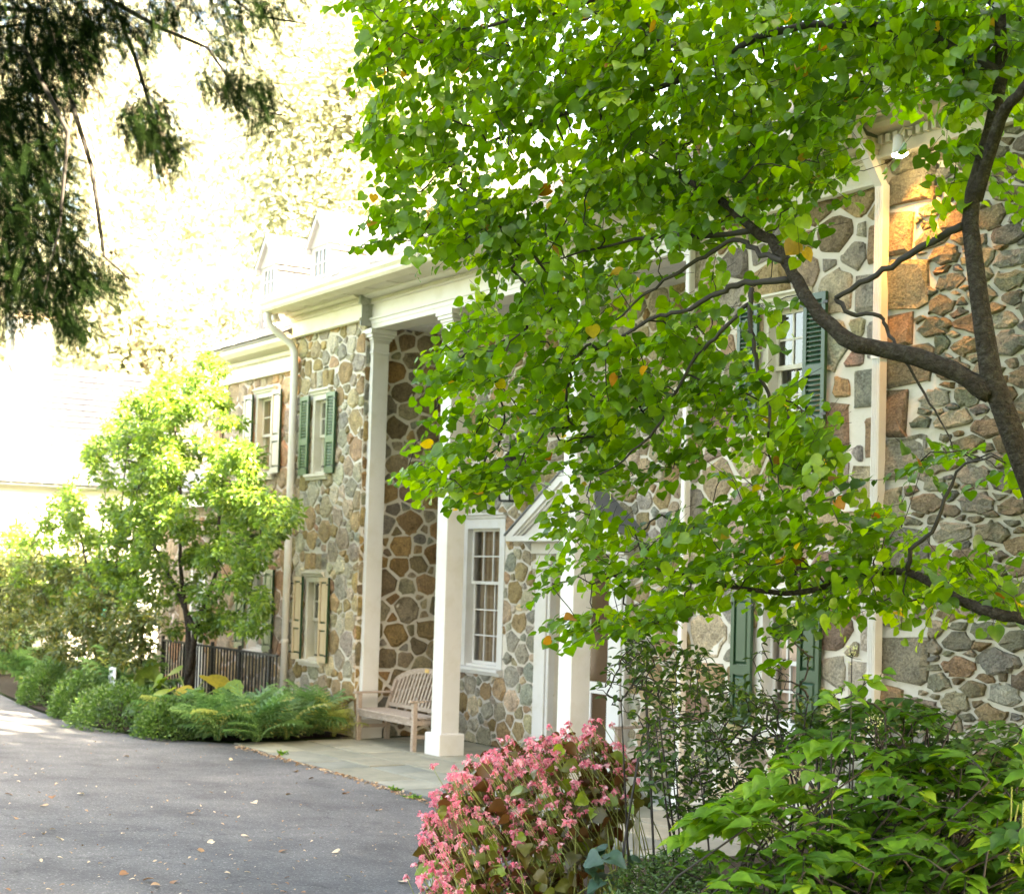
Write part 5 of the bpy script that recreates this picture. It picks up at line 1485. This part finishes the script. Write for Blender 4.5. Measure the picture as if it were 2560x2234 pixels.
# boxwood mounds along the driveway edge
for i, (px, py, w, h, lab) in enumerate(((68, 1760, .85, .66, 'small round clipped box shrub farthest left at the driveway edge'), (150, 1795, .85, .66, 'round box shrub second from left at the driveway edge'), (240, 1822, 1.25, .62, 'widest clipped box shrub in the middle of the bed edge'), (365, 1845, .85, .48, 'low box shrub beside the ferns'))):
    b = onz(px, py); b = b + Vector((0, .32, 0))
    t = thing('box_shrub', lab, 'shrub', (b.x, b.y, 0), 'clipped box shrubs along the bed edge')
    n_ = 4200; d_ = rdir(n_); d_[:, 2] = abs(d_[:, 2])
    rad = (.72 + .3 * rng.random(n_)) * (1 + .08 * np.sin(d_[:, 0] * 7 + i) * np.cos(d_[:, 1] * 6))
    P = np.array([b.x, b.y, .02]) + d_ * rad[:, None] * np.array([w * .62, w * .55, h])
    tip = d_ + rng.normal(size=(n_, 3)) * .5; nr = rng.normal(size=(n_, 3)); 
    leaves('foliage', OVAL, 'box', t, P, tip, nr, .036 + .022 * rng.random(n_))
    m = MB()
    for k in range(9):
        e = Vector((b.x, b.y, 0)) + Vector((rng.normal() * w * .22, rng.normal() * w * .2, h * .6)); m.tube([(b.x, b.y, 0), (Vector((b.x, b.y, 0)) + e) / 2, e], [.014, .01, .005], 5)
    tube_obj('stem', m, 'bark', t)
# fern / astilbe mass
def frond_template(pairs=11, fine=True):
    V, Fq = [], []
    for i in range(pairs):
        y = .12 + .86 * i / pairs; L = .30 * math.sin(math.pi * (.18 + .80 * i / pairs)) + .03
        zc = .30 * math.sin(min(1, y) * math.pi * .55) - .34 * y * y
        for s in (-1, 1):
            for k in range(4):
                a, b = k / 4, (k + 1.25) / 4
                w = .036 * (1 - .6 * a)
                o = len(V)
                x0, x1 = s * L * a, s * L * min(1.05, b)
                V += [(x0, y + a * .10, zc - a * a * .09), ((x0 + x1) / 2, y + .05 * (a + b) + w, zc - .05 * a), (x1, y + b * .10, zc - b * b * .09), ((x0 + x1) / 2, y + .05 * (a + b) - w, zc - .05 * a)]
                Fq.append((o, o + 1, o + 2, o + 3))
    o = len(V); prev = None
    for k in range(6):
        y = k / 5; z = .30 * math.sin(y * math.pi * .55) - .34 * y * y
        V += [(-.006, y, z), (.006, y, z)]
        if k: Fq.append((o + 2 * k - 2, o + 2 * k - 1, o + 2 * k + 1, o + 2 * k))
    return V, [np.array(Fq)]
FROND = frond_template()
def fern(label, x, y, n, size, yellow=.1, z=0.0, spread=1.0):
    t = thing('fern', label, 'fern', (x, y, z), 'ferns at the corner of the patio')
    a = rng.random(n) * 2 * math.pi
    el = rng.uniform(.3, 1.2, n)
    tip = np.stack([np.cos(a) * np.cos(el) * spread, np.sin(a) * np.cos(el) * spread, np.sin(el)], 1)
    nr = np.stack([-np.cos(a) * np.sin(el), -np.sin(a) * np.sin(el), np.cos(el)], 1)
    P = np.array([x, y, z]) + np.stack([np.cos(a), np.sin(a), 0 * a], 1) * .05 * rng.random((n, 1)) + np.array([0, 0, .02])
    r_ = rng.random(n) * .72; r_[rng.random(n) < yellow] = .97
    leaf_parts('frond', FROND, 'fern', t, P, tip, nr, size * rng.uniform(.65, 1.1, n), r_, 6)
fl = [(-19.15, 7.95), (-18.85, 8.35), (-19.0, 8.85), (-19.35, 8.45), (-19.75, 8.0), (-19.3, 9.3), (-19.9, 8.7), (-20.2, 8.25), (-20.3, 7.75), (-19.6, 9.5)]
for i, (x, y) in enumerate(fl):
    lab = ['feathery green fern at the front corner of the ferns by the driveway', 'feathery fern spilling over the patio corner', 'feathery fern near the bench end of the patio', 'fern in the middle of the feathery mass', 'fern beside the low box shrub at the driveway edge', 'fern against the wall by the left downspout', 'taller fern in the back row before the iron fence', 'fern behind the low box shrub', 'low fern at the asphalt edge left of the mass', 'pale fern against the stone wall beside the bench'][i]
    fern(lab, x, y, 34, (.72 if x > -19.5 else .66) if i < 9 else .75, .06 if i < 9 else .5)
fern('yellowing fern with two arching fronds beside the bench leg', -19.15, 9.62, 9, .62, .9)
def hosta(label, x, y, pts, lsize):
    t = thing('hosta', label, 'plant', (x, y, 0), 'hostas in the bed')
    n = len(pts)
    P, tp_, nr_ = [], [], []
    m = MB()
    for (px, py, yy, az) in pts:
        q = ony(px, py, yy)
        P.append((q.x, q.y, q.z)); tp_.append((math.cos(az), math.sin(az), -.35)); nr_.append((rng.normal() * .3, -.55 + rng.normal() * .3, .8))
        m.tube([(x, y, 0), ((x + q.x) / 2, (y + q.y) / 2, q.z * .8), (q.x, q.y, q.z)], [.012, .010, .008], 5)
    stuff(tube_obj('stalks', m, 'stem', t))
    leaf_parts('leaf', WIDE, 'hosta', t, P, tp_, nr_, [lsize * rng.uniform(.75, 1.15) for _ in P], rng.random(n), 5)
hosta('broad yellow-green hosta behind the ferns', -20.6, 8.1, [(445, 1680, 8.1, 3.6), (400, 1705, 7.9, 3.4), (520, 1690, 8.3, .3), (375, 1745, 7.7, 3.6), (430, 1725, 7.8, 5), (480, 1720, 8.1, 4.6), (560, 1715, 8.4, .1), (350, 1770, 7.6, 3.9), (500, 1745, 8.1, 5.2), (420, 1755, 7.8, 4.4)], .42)
hosta('yellowing hosta at the left behind the box shrubs', -22.6, 7.9, [(180, 1670, 7.9, 3.2), (150, 1690, 7.8, 3.5), (360, 1665, 8.1, .2), (330, 1690, 8.0, .1), (230, 1690, 7.9, 4.2), (280, 1690, 8.0, 4.8), (110, 1730, 7.7, 3.6), (100, 1760, 7.5, 4.0)], .38)
fern('pale airy leaves behind the left hosta and little sign', -22.9, 8.0, 30, 1.05, .15)
fern('low pale foliage at the bed edge below the far house', -25.6, 7.8, 24, .8, .3)
fern('green foliage at the far left end of the bed', -28.6, 8.2, 30, .95, .1)
fern('leafy clump against the far house at the left edge of the view', -31.5, 8.5, 30, 1.1, .2)
fern('light leafy clump beyond the olive shrub', -33.8, 8.9, 30, 1.1, .2)
# small white sign in the bed
q = ony(281, 1690, 7.7)
t = thing('garden_sign', 'small white sign with grey print standing among the hostas at left', 'sign', (q.x, 7.7, 0))
m = MB(); m.bbox(q.x - .15, q.x + .15, 7.69, 7.705, q.z - .14, q.z + .14, .003); obj('board', m, 'board', t)
m = MB(); m.box(q.x - .012, q.x + .012, 7.706, 7.72, 0, q.z + .05); obj('stake', m, 'iron', t)
m = MB(); m.box(q.x - .11, q.x - .06, 7.686, 7.689, q.z - .08, q.z - .01); m.box(q.x - .04, q.x + .11, 7.686, 7.689, q.z - .06, q.z - .01); m.box(q.x - .09, q.x + .06, 7.686, 7.689, q.z + .05, q.z + .09); obj('print', m, 'greyink', t)

# ------------------------------------------------------------------ front bed at the right
# begonia clump
BEG = [(1075, 2240), (1060, 2130), (1090, 2040), (1130, 1960), (1190, 1900), (1290, 1850), (1400, 1835), (1500, 1835), (1560, 1870), (1600, 1930), (1610, 2010), (1560, 2060), (1500, 2120), (1440, 2260), (1250, 2290)]
bc = at(1330, 2150, 9.6)
beg = thing('begonia_clump', 'bronze-leaved begonia clump covered in sprays of small pink flowers', 'plant', (bc.x, bc.y, bedz(bc.x, bc.y)))
def mound_depth(S, d0, k):   # nearer towards the bottom of the clump
    return d0 - (S[:, 1] - 1850) / 400.0 * k
S = poly_samples(BEG, 900)
dep = mound_depth(S, 10.2, .9) + rng.normal(size=len(S)) * .20 + .02
P = unproj(S, dep)
n_ = len(P)
tip = rdir(n_); tip[:, 2] = -.35 + .3 * tip[:, 2]; tip -= np.array(RIGHT) * .5
nr = rdir(n_) * .8; nr[:, 2] += .55; nr += -np.array(FWD) * .35
size = .060 + .05 * rng.random(n_); rn = rng.random(n_)
leaf_parts('leaf', WIDE, 'begonia', beg, P[:280], tip[:280], nr[:280], size[:280], rn[:280], 8)
leaves('foliage', WIDE, 'begonia', beg, P[280:], tip[280:], nr[280:], size[280:], rn[280:])
mb = MB()
for i in range(150):
    p = Vector(P[i]); g0 = Vector((p.x + rng.normal() * .10 + .12, p.y + rng.normal() * .1 + .05, bedz(p.x, p.y)))
    mb.tube([g0, g0.lerp(p, .5) + Vector((0, 0, .05)), p], [.005, .004, .002], 5)
stuff(tube_obj('stems', mb, 'stem', beg))
# flower cluster template: drooping blossoms
def cluster_mesh(seed):
    r_ = np.random.default_rng(seed); k = r_.integers(8, 15)
    c = r_.normal(size=(k, 3)) * np.array([.021, .021, .020]); P_, T_, N_ = [], [], []
    for q in c:
        m_ = 4
        for _ in range(m_):
            d_ = r_.normal(size=3); d_[2] -= .5
            P_.append(q); T_.append(d_); N_.append(r_.normal(size=3))
    for q in c:
        P_.append(np.array((0, 0, .02))); T_.append(q - np.array((0, 0, .02))); N_.append(r_.normal(size=3))
    sz_ = .014 + .009 * r_.random(len(P_)); sz_[-k:] = [np.linalg.norm(q - np.array((0, 0, .02))) + .004 for q in c]
    V, F = cloud(PETAL, np.array(P_), np.array(T_), np.array(N_), sz_)
    return np_mesh('flower_cluster', V, F, 'pink', np.repeat(r_.random(len(P_)), 4))
cl = [cluster_mesh(300 + i) for i in range(10)]
BEGF = [(1060, 2240), (1040, 2150), (1065, 2040), (1110, 1950), (1170, 1880), (1250, 1850), (1330, 1830), (1420, 1815), (1470, 1800), (1540, 1840), (1590, 1890), (1610, 1960), (1560, 2010), (1480, 2030), (1400, 2110), (1330, 2150), (1300, 2260)]
S = np.vstack([poly_samples(BEGF, 300), poly_samples([(1060, 2240), (1040, 2150), (1065, 2040), (1130, 1930), (1300, 1850), (1480, 1820), (1500, 1880), (1250, 1960), (1180, 2080), (1140, 2240)], 190), poly_samples([(1060, 2010), (1100, 1960), (1100, 2090), (1040, 2140)], 8)])
dep = mound_depth(S, 10.05, .95) - .04 + rng.normal(size=len(S)) * .12
S = S + rng.normal(size=S.shape) * 18
P = unproj(S, dep)
org = Vector(beg.location)
joined = MB()
mb = MB()
Vs, Fs, Rn = [], [], []; off = 0
for i in range(len(P)):
    s_ = rng.uniform(.40, .75)
    if i < 290:
        o = bpy.data.objects.new('flower_cluster', cl[i % 10]); link(o, beg)
        o.matrix_basis = Matrix.Translation(Vector(P[i]) - org) @ Matrix.Rotation(rng.random() * 6.28, 4, 'Z') @ Matrix.Scale(s_, 4)
    else:
        me = cl[i % 10]; v = np.empty(len(me.vertices) * 3, np.float32); me.vertices.foreach_get('co', v); v = v.reshape(-1, 3) * s_ + (P[i] - np.array(org))
        Vs.append(v); Fs.append(np.arange(len(v)).reshape(-1, 4) + off); Rn.append(np.repeat(rng.random(len(v) // 4), 4)); off += len(v)
    p = Vector(P[i]); mb.tube([p + Vector((.10 + rng.normal() * .05, .05, -.16)), p + Vector((.03, 0, -.03)), p + Vector((0, 0, .01))], [.0028, .0022, .0014], 4)
if Vs: stuff(link(bpy.data.objects.new('flowers', np_mesh('flowers', np.vstack(Vs), [np.vstack(Fs)], 'pink', np.concatenate(Rn))), beg))
stuff(tube_obj('flower_stalks', mb, 'stem', beg))

# generic right-bed plant: leaves sampled in a picture region at the plant's distance
def region_plant(name, label, cat, poly, n, d0, dspread, dk, size, mat, template, nparts=0, up=.9, face=.2, tipz=-.2, stem='twig', hang=None, twigs=60, rn=None, side=0.0):
    S = poly_samples(poly, n)
    ys = np.array([p[1] for p in poly]); yc = ys.mean()
    dep = d0 - (S[:, 1] - yc) / 400.0 * dk + rng.normal(size=len(S)) * dspread
    P = unproj(S, dep)
    c = P.mean(0); gzv = bedz(c[0], c[1]) - .02
    t = thing(name, label, cat, (c[0], c[1], gzv))
    for i in range(len(P)): P[i, 2] = max(P[i, 2], bedz(P[i, 0], P[i, 1]) + .03)
    tip = rdir(len(P)); tip[:, 2] = tip[:, 2] * .35 + tipz; tip += -np.array(RIGHT) * side
    nr = rdir(len(P)) * .55; nr[:, 2] += up; nr += -np.array(FWD) * face
    sz = size * rng.uniform(.6, 1.25, len(P)); r_ = rng.random(len(P)) if rn is None else rn(P, S)
    o_ = np.argsort(-sz); a, b = o_[:nparts], o_[nparts:]
    if nparts: leaf_parts('leaf', template, mat, t, P[a], tip[a], nr[a], sz[a], r_[a], 8)
    if len(b): leaves('foliage', template, mat, t, P[b], tip[b], nr[b], sz[b], r_[b])
    g0 = [np.array((c[0] + rng.normal() * .25, c[1] + rng.normal() * .25, gzv + .02)) for _ in range(5)]
    mids = []
    for q in g0:
        top = P[rng.integers(len(P))]; mids += [q + (top - q) * f for f in (.3, .6, .85)]
    m = MB()
    for i, q in enumerate(g0): m.tube([q, mids[3 * i], mids[3 * i + 1], mids[3 * i + 2]], [.009, .007, .006, .004], 6)
    sub = rng.choice(len(P), min(len(P), twigs), replace=False)
    A, e, kd = skeleton(mids, P[sub])
    tm = twig_mesh(A, e, kd, .0016, .0010, 4, .05, .008); m.add(tm.v, tm.f)
    stuff(tube_obj('stems', m, stem, t))
    return t
POINT = half_leaf([(0.14, -0.02), (0.33, 0.10), (0.41, 0.34), (0.33, 0.58), (0.35, 0.63), (0.17, 0.84), (0, 1.12)], 0.4, 0.16, 0.25)
def layered_bush(name, label, poly, nb, d0, dspread, dk, lsize, mat, lo, hi, nparts, template=POINT, blen=(.35, .6), side=.5, cat='shrub', gap=.05):
    """arching branches with leaves set out flat to either side"""
    S = poly_samples(poly, nb)
    yc = np.mean([p[1] for p in poly])
    E = unproj(S, d0 - (S[:, 1] - yc) / 400.0 * dk + rng.normal(size=nb) * dspread)
    c = E.mean(0); base = np.array((c[0], c[1], bedz(c[0], c[1])))
    t = thing(name, label, cat, base)
    LP, LT, LN, LS, LR = [], [], [], [], []
    m = MB()
    for e in E:
        e[2] = max(e[2], bedz(e[0], e[1]) + .10)
        d = rng.normal(size=3); d[2] = 0; d = d / np.linalg.norm(d) * .7 - np.array(RIGHT) * side; d[2] = .05; d /= np.linalg.norm(d)
        L = rng.uniform(*blen)
        p0 = e - d * L; p0[2] -= .10 * L
        up = np.array([0, 0, 1.0]) + rng.normal(size=3) * .16; sd = np.cross(d, up); sd /= np.linalg.norm(sd); up = np.cross(sd, d)
        n = max(4, int(L / gap)); tone = rng.random(); pts = []
        for k in range(n):
            f = (k + 1) / n; b = p0 + (e - p0) * f + np.array([0, 0, .16 * L * math.sin(f * math.pi) - .12 * L * f * f]); pts.append(Vector(b))
            for sg in (-1, 1):
                if rng.random() < .12: continue
                tv = sd * sg * .85 + d * .6 + np.array([0, 0, -.12]) + rng.normal(size=3) * .14
                LP.append(b + sd * sg * .012); LT.append(tv); LN.append(up + rng.normal(size=3) * .2); LS.append(lsize * rng.uniform(.7, 1.2) * (1 - .35 * abs(f - .55)))
                LR.append(np.clip(lo + (hi - lo) * (.65 * tone + .35 * rng.random()), 0, 1))
        LP.append(pts[-1]); LT.append(d + np.array([0, 0, -.3])); LN.append(up); LS.append(lsize); LR.append(min(1, hi))
        g = base + np.array((rng.normal() * .35, rng.normal() * .3, 0)); g[2] = bedz(g[0], g[1])
        m.tube([g, Vector(g).lerp(pts[0], .6) + Vector((0, 0, .08))] + pts[::2] + [pts[-1]], [.007, .006] + list(np.linspace(.005, .0015, len(pts[::2]) + 1)), 5)
    stuff(tube_obj('stems', m, 'twig', t))
    P, T, Nn, Sz, Rr = map(np.array, (LP, LT, LN, LS, LR)); o_ = np.argsort(-Sz / ((P - _Cm) @ _Fw)); a, b = o_[:nparts], o_[nparts:]
    leaf_parts('leaf', template, mat, t, P[a], T[a], Nn[a], Sz[a], Rr[a], 8)
    leaves('foliage', template, mat, t, P[b], T[b], Nn[b], Sz[b], Rr[b])
    return t
# dark fine-leaved shrub in front of the porch right end
region_plant('dark_leafy_shrub', 'dark fine-leaved shrub in front of the door and lower right window', 'shrub', [(1560, 1620), (1640, 1600), (1740, 1610), (1850, 1700), (1960, 1760), (2080, 1720), (2120, 1830), (1960, 1950), (1820, 2060), (1700, 2060), (1620, 1990), (1590, 1860), (1640, 1760), (1580, 1690)], 2100, 9.6, .35, .5, .064, 'darkshrub', OVAL, 60, .9, .15, -.1, twigs=330)
region_plant('dark_sapling', 'slender sapling with small leaves rising before the white door casing', 'shrub', [(1480, 1700), (1540, 1600), (1590, 1560), (1640, 1620), (1660, 1760), (1640, 1860), (1560, 1800), (1500, 1740)], 150, 9.3, .15, .2, .058, 'darkshrub', OVAL, 40, .9, .2, -.1, twigs=90)
region_plant('climbing_sapling', 'thin sapling with small green leaves in front of the peach window blind', 'shrub', [(1900, 1560), (1990, 1540), (2040, 1640), (2010, 1790), (1900, 1820), (1860, 1720)], 80, 9.2, .15, .2, .058, 'darkshrub', OVAL, 30, .9, .2, -.15, twigs=60)
# bright green bush masses
layered_bush('broad_leaved_bush', 'bright green bush of layered pointed leaves filling the bottom right corner', [(1870, 2100), (1980, 1990), (2120, 1900), (2300, 1870), (2420, 1890), (2600, 1940), (2600, 2290), (1800, 2290), (1800, 2180)], 190, 8.0, .40, 1.0, .100, 'light', .05, 1.0, 280)
layered_bush('leafy_bush', 'dense mid-green bush below the old stone wall behind the bright layered leaves', [(2010, 1800), (2150, 1720), (2300, 1770), (2420, 1810), (2600, 1860), (2600, 1960), (2400, 1950), (2150, 1930), (2010, 1950)], 80, 8.8, .3, .6, .085, 'light', .0, .6, 120, blen=(.3, .5))
layered_bush('arching_bush', 'arching stems of lime-green leaves leaning left over the begonias', [(1640, 2090), (1720, 2030), (1800, 1980), (1880, 1900), (1960, 1860), (2010, 1870), (1960, 1950), (1880, 2010), (1800, 2070), (1700, 2120)], 16, 7.8, .12, .3, .115, 'light', .6, 1.0, 150, blen=(.35, .55), side=1.1)
region_plant('pale_sprig', 'lime sprig of leaves rising in front of the downspout foot', 'plant', [(2040, 1740), (2110, 1700), (2200, 1670), (2240, 1680), (2200, 1720), (2100, 1770)], 26, 8.2, .06, .1, .10, 'light', OVAL, 26, .8, .4, -.1, 'twig', twigs=20, rn=lambda P, S: .7 + .3 * rng.random(len(P)))
region_plant('edge_bush', 'light green leaves reaching in from the right edge of the view', 'plant', [(2520, 1860), (2600, 1800), (2600, 1960), (2540, 1900)], 14, 7.6, .08, .1, .13, 'light', WIDE, 14, .8, .4, -.2, 'stem', twigs=8, rn=lambda P, S: .6 + .4 * rng.random(len(P)))
# low dark leaves and a juniper-like cushion at the bottom
region_plant('blue_green_plant', 'large blue-green leaves under the begonia beside the dark cushion plant', 'plant', [(1440, 2140), (1540, 2090), (1600, 2110), (1560, 2180), (1470, 2220)], 16, 9.0, .06, .1, .11, 'bigdark', WIDE, 16, .7, .5, -.2, 'stem', twigs=8)
t = region_plant('cushion_plant', 'low dark feathery evergreen cushion at the bottom centre right', 'plant', [(1520, 2190), (1600, 2150), (1680, 2110), (1780, 2130), (1800, 2190), (1780, 2290), (1500, 2290)], 3200, 9.0, .12, .7, .034, 'box', LANCE, 0, .4, .4, .2, 'twig', twigs=120)
# cream flower heads on stalks
for i, (px, py, d_, lab) in enumerate(((1885, 2020, 7.8, 'cream flower head above the arching lime leaves'), (1995, 1925, 8.2, 'cream flower head on dark stalk near the window sill'), (2130, 1630, 8.3, 'cream flower head in front of the grey stone by the downspout'), (2190, 1800, 8.2, 'cream flower head at the foot of the ribbed downspout'), (1745, 1900, 8.9, 'cream flower head in front of the dark shrub, left'), (1680, 1745, 9.3, 'cream flower head high on the dark shrub'), (1920, 2080, 7.6, 'low cream flower head among the broad leaves'))):
    c = at(px, py, d_)
    t = thing('cream_flower_head', lab, 'flower', c, 'cream flower heads in the front bed')
    nb = 60; P = np.array(c) + rng.normal(size=(nb, 3)) * .019; tip = P - np.array(c) + rng.normal(size=(nb, 3)) * .01
    leaves('florets', PETAL, 'creamflower', t, P, tip, rdir(nb), .008 + .008 * rng.random(nb))
    m = MB(); b_ = Vector((c.x + rng.normal() * .08, c.y + rng.normal() * .08, bedz(c.x, c.y)))
    m.tube([b_, b_.lerp(c, .5) + Vector((.02, 0, 0)), c], [.006, .005, .003], 6)
    for k in range(14): m.tube([c - Vector((0, 0, .03)), Vector(P[k])], [.0016, .001], 4)
    tube_obj('stalk', m, 'twig', t)
# white plant label with the start of a word showing between leaves
q = at(1594, 1990, 9.75)
t = thing('plant_sign', 'white board reading Ple, half hidden between begonia leaves', 'sign', (q.x, q.y, bedz(q.x, q.y)))
right = Vector((RIGHT.x, RIGHT.y, 0)).normalized(); fw = Vector((-right.y, right.x, 0))
rot = Matrix((right, fw, Vector((0, 0, 1)))).transposed().to_4x4()
m = MB(); m.bbox(-.075, .085, -.004, .004, -.13, .12, .002); m.box(-.012, .012, .0041, .02, q.z * -1 + bedz(q.x, q.y), .05)
o = obj('board', m, 'board'); o.parent = t; o.matrix_basis = Matrix.Translation(q - Vector(t.location)) @ rot
fc = bpy.data.curves.new('sign_text', 'FONT'); fc.body = 'Ple'; fc.size = .062; fc.extrude = .0006
fo = bpy.data.objects.new('lettering_curve', fc); COL.objects.link(fo)
bpy.context.view_layer.update()
me = bpy.data.meshes.new_from_object(fo.evaluated_get(bpy.context.evaluated_depsgraph_get()))
bpy.data.objects.remove(fo)
me.materials.clear(); me.materials.append(M['ink'])
lo_ = bpy.data.objects.new('lettering', me); link(lo_, t)
lo_.matrix_basis = Matrix.Translation(q - Vector(t.location)) @ rot @ Matrix.Translation((-.045, -.0055, -.05)) @ Matrix.Rotation(math.pi / 2, 4, 'X')
# edging stone under the begonia
q = onz(1128, 2200, .15)
t = MB()
prof_ = []
for k in range(9):
    a_ = k / 8 * math.pi * 2
    prof_.append((q.x + .30 * math.cos(a_), q.y + .10 * math.sin(a_) + .05 * math.cos(a_ * 2)))
t.v = [(x, y, .0) for x, y in prof_] + [(q.x + (x - q.x) * .8, q.y + (y - q.y) * .8, .30) for x, y in prof_]; t.c = [(1, 1, 1)] * 18
t.f = [(i, (i + 1) % 9, 9 + (i + 1) % 9, 9 + i) for i in range(9)] + [tuple(range(9, 18))]
tag(obj('edging_stone', t, 'kerb'), 'grey edging stone at the driveway under the pink begonias', 'stone')

# ------------------------------------------------------------------ litter and weeds
S = np.vstack([np.column_stack([rng.uniform(0, 1120, 420), rng.uniform(1850, 2234, 420)])])
ok = []
for px, py in S:
    q = onz(px, py, .1)
    for _ in range(3): q = onz(px, py, gz(q.x, q.y))
    if q.y < 8.0 and not (q.x > -9.4 and q.y > 5.3): ok.append((q.x, q.y, gz(q.x, q.y) + .006))
P = np.array(ok)
n_ = len(P); tip = rdir(n_); tip[:, 2] *= .15; nr = rdir(n_) * .35; nr[:, 2] += 1
sz = .018 + .042 * rng.random(n_) ** 2.4
big = np.argsort(-sz)[:26]; rest_i = np.argsort(-sz)[26:]
V_, F_ = HEART
mes = [np_mesh('fallen_leaf', np.asarray(V_, float), [np.asarray(f) for f in F_], 'litter', np.full(len(V_), v)) for v in (.1, .45, .9)]
for j, i in enumerate(big):
    o = bpy.data.objects.new('fallen_leaf', mes[j % 3]); COL.objects.link(o)
    o.location = P[i] + np.array([0, 0, .004]); s_ = sz[i] * 1.15; o.scale = (s_, s_, s_); o.rotation_euler = (rng.normal() * .2, rng.normal() * .2, rng.random() * 6.28)
    tag(o, 'fallen brown leaf lying on the grey asphalt driveway', 'leaf', 'fallen leaves on the driveway')
leaves('leaf_litter', OVAL, 'litter', None, P[rest_i], tip[rest_i], nr[rest_i], sz[rest_i])
e = np.array([(-18.6, 8.0), (-16.5, 7.98), (-14.8, 7.95), (-13.0, 7.8)])
t_ = rng.random(420) * 3; i_ = t_.astype(int); f_ = (t_ - i_)[:, None]
E_ = e[i_] * (1 - f_) + e[np.minimum(i_ + 1, 3)] * f_
P = np.column_stack([E_[:, 0] + rng.normal(size=420) * .05, E_[:, 1] + abs(rng.normal(size=420)) * -.06 + .03, np.full(420, .008)])
tip = rdir(420); tip[:, 2] *= .2; nr = rdir(420) * .5; nr[:, 2] += 1
leaves('edge_litter', OVAL, 'litter', None, P, tip, nr, .025 + .035 * rng.random(420))
bpy.data.objects['leaf_litter'].name = 'leaf_litter'
for i, (px, py, lab) in enumerate(((705, 1885, 'small green weed tuft at the left end of the patio edge'), (985, 1975, 'leafy weed growing in the joint between patio and asphalt'), (1035, 1995, 'small weed nearest the begonias at the patio edge'))):
    q = onz(px, py); t = thing('weed_tuft', lab, 'weed', (q.x, q.y, 0)); n_ = 34
    tip = rdir(n_); tip[:, 2] = abs(tip[:, 2]) * .7 + .15; nr = rdir(n_); nr[:, 2] += .6
    leaves('blades', LANCE, 'light', t, np.array([q.x, q.y, .005]) + rng.normal(size=(n_, 3)) * np.array([.05, .025, 0]), tip, nr, .03 + .045 * rng.random(n_))
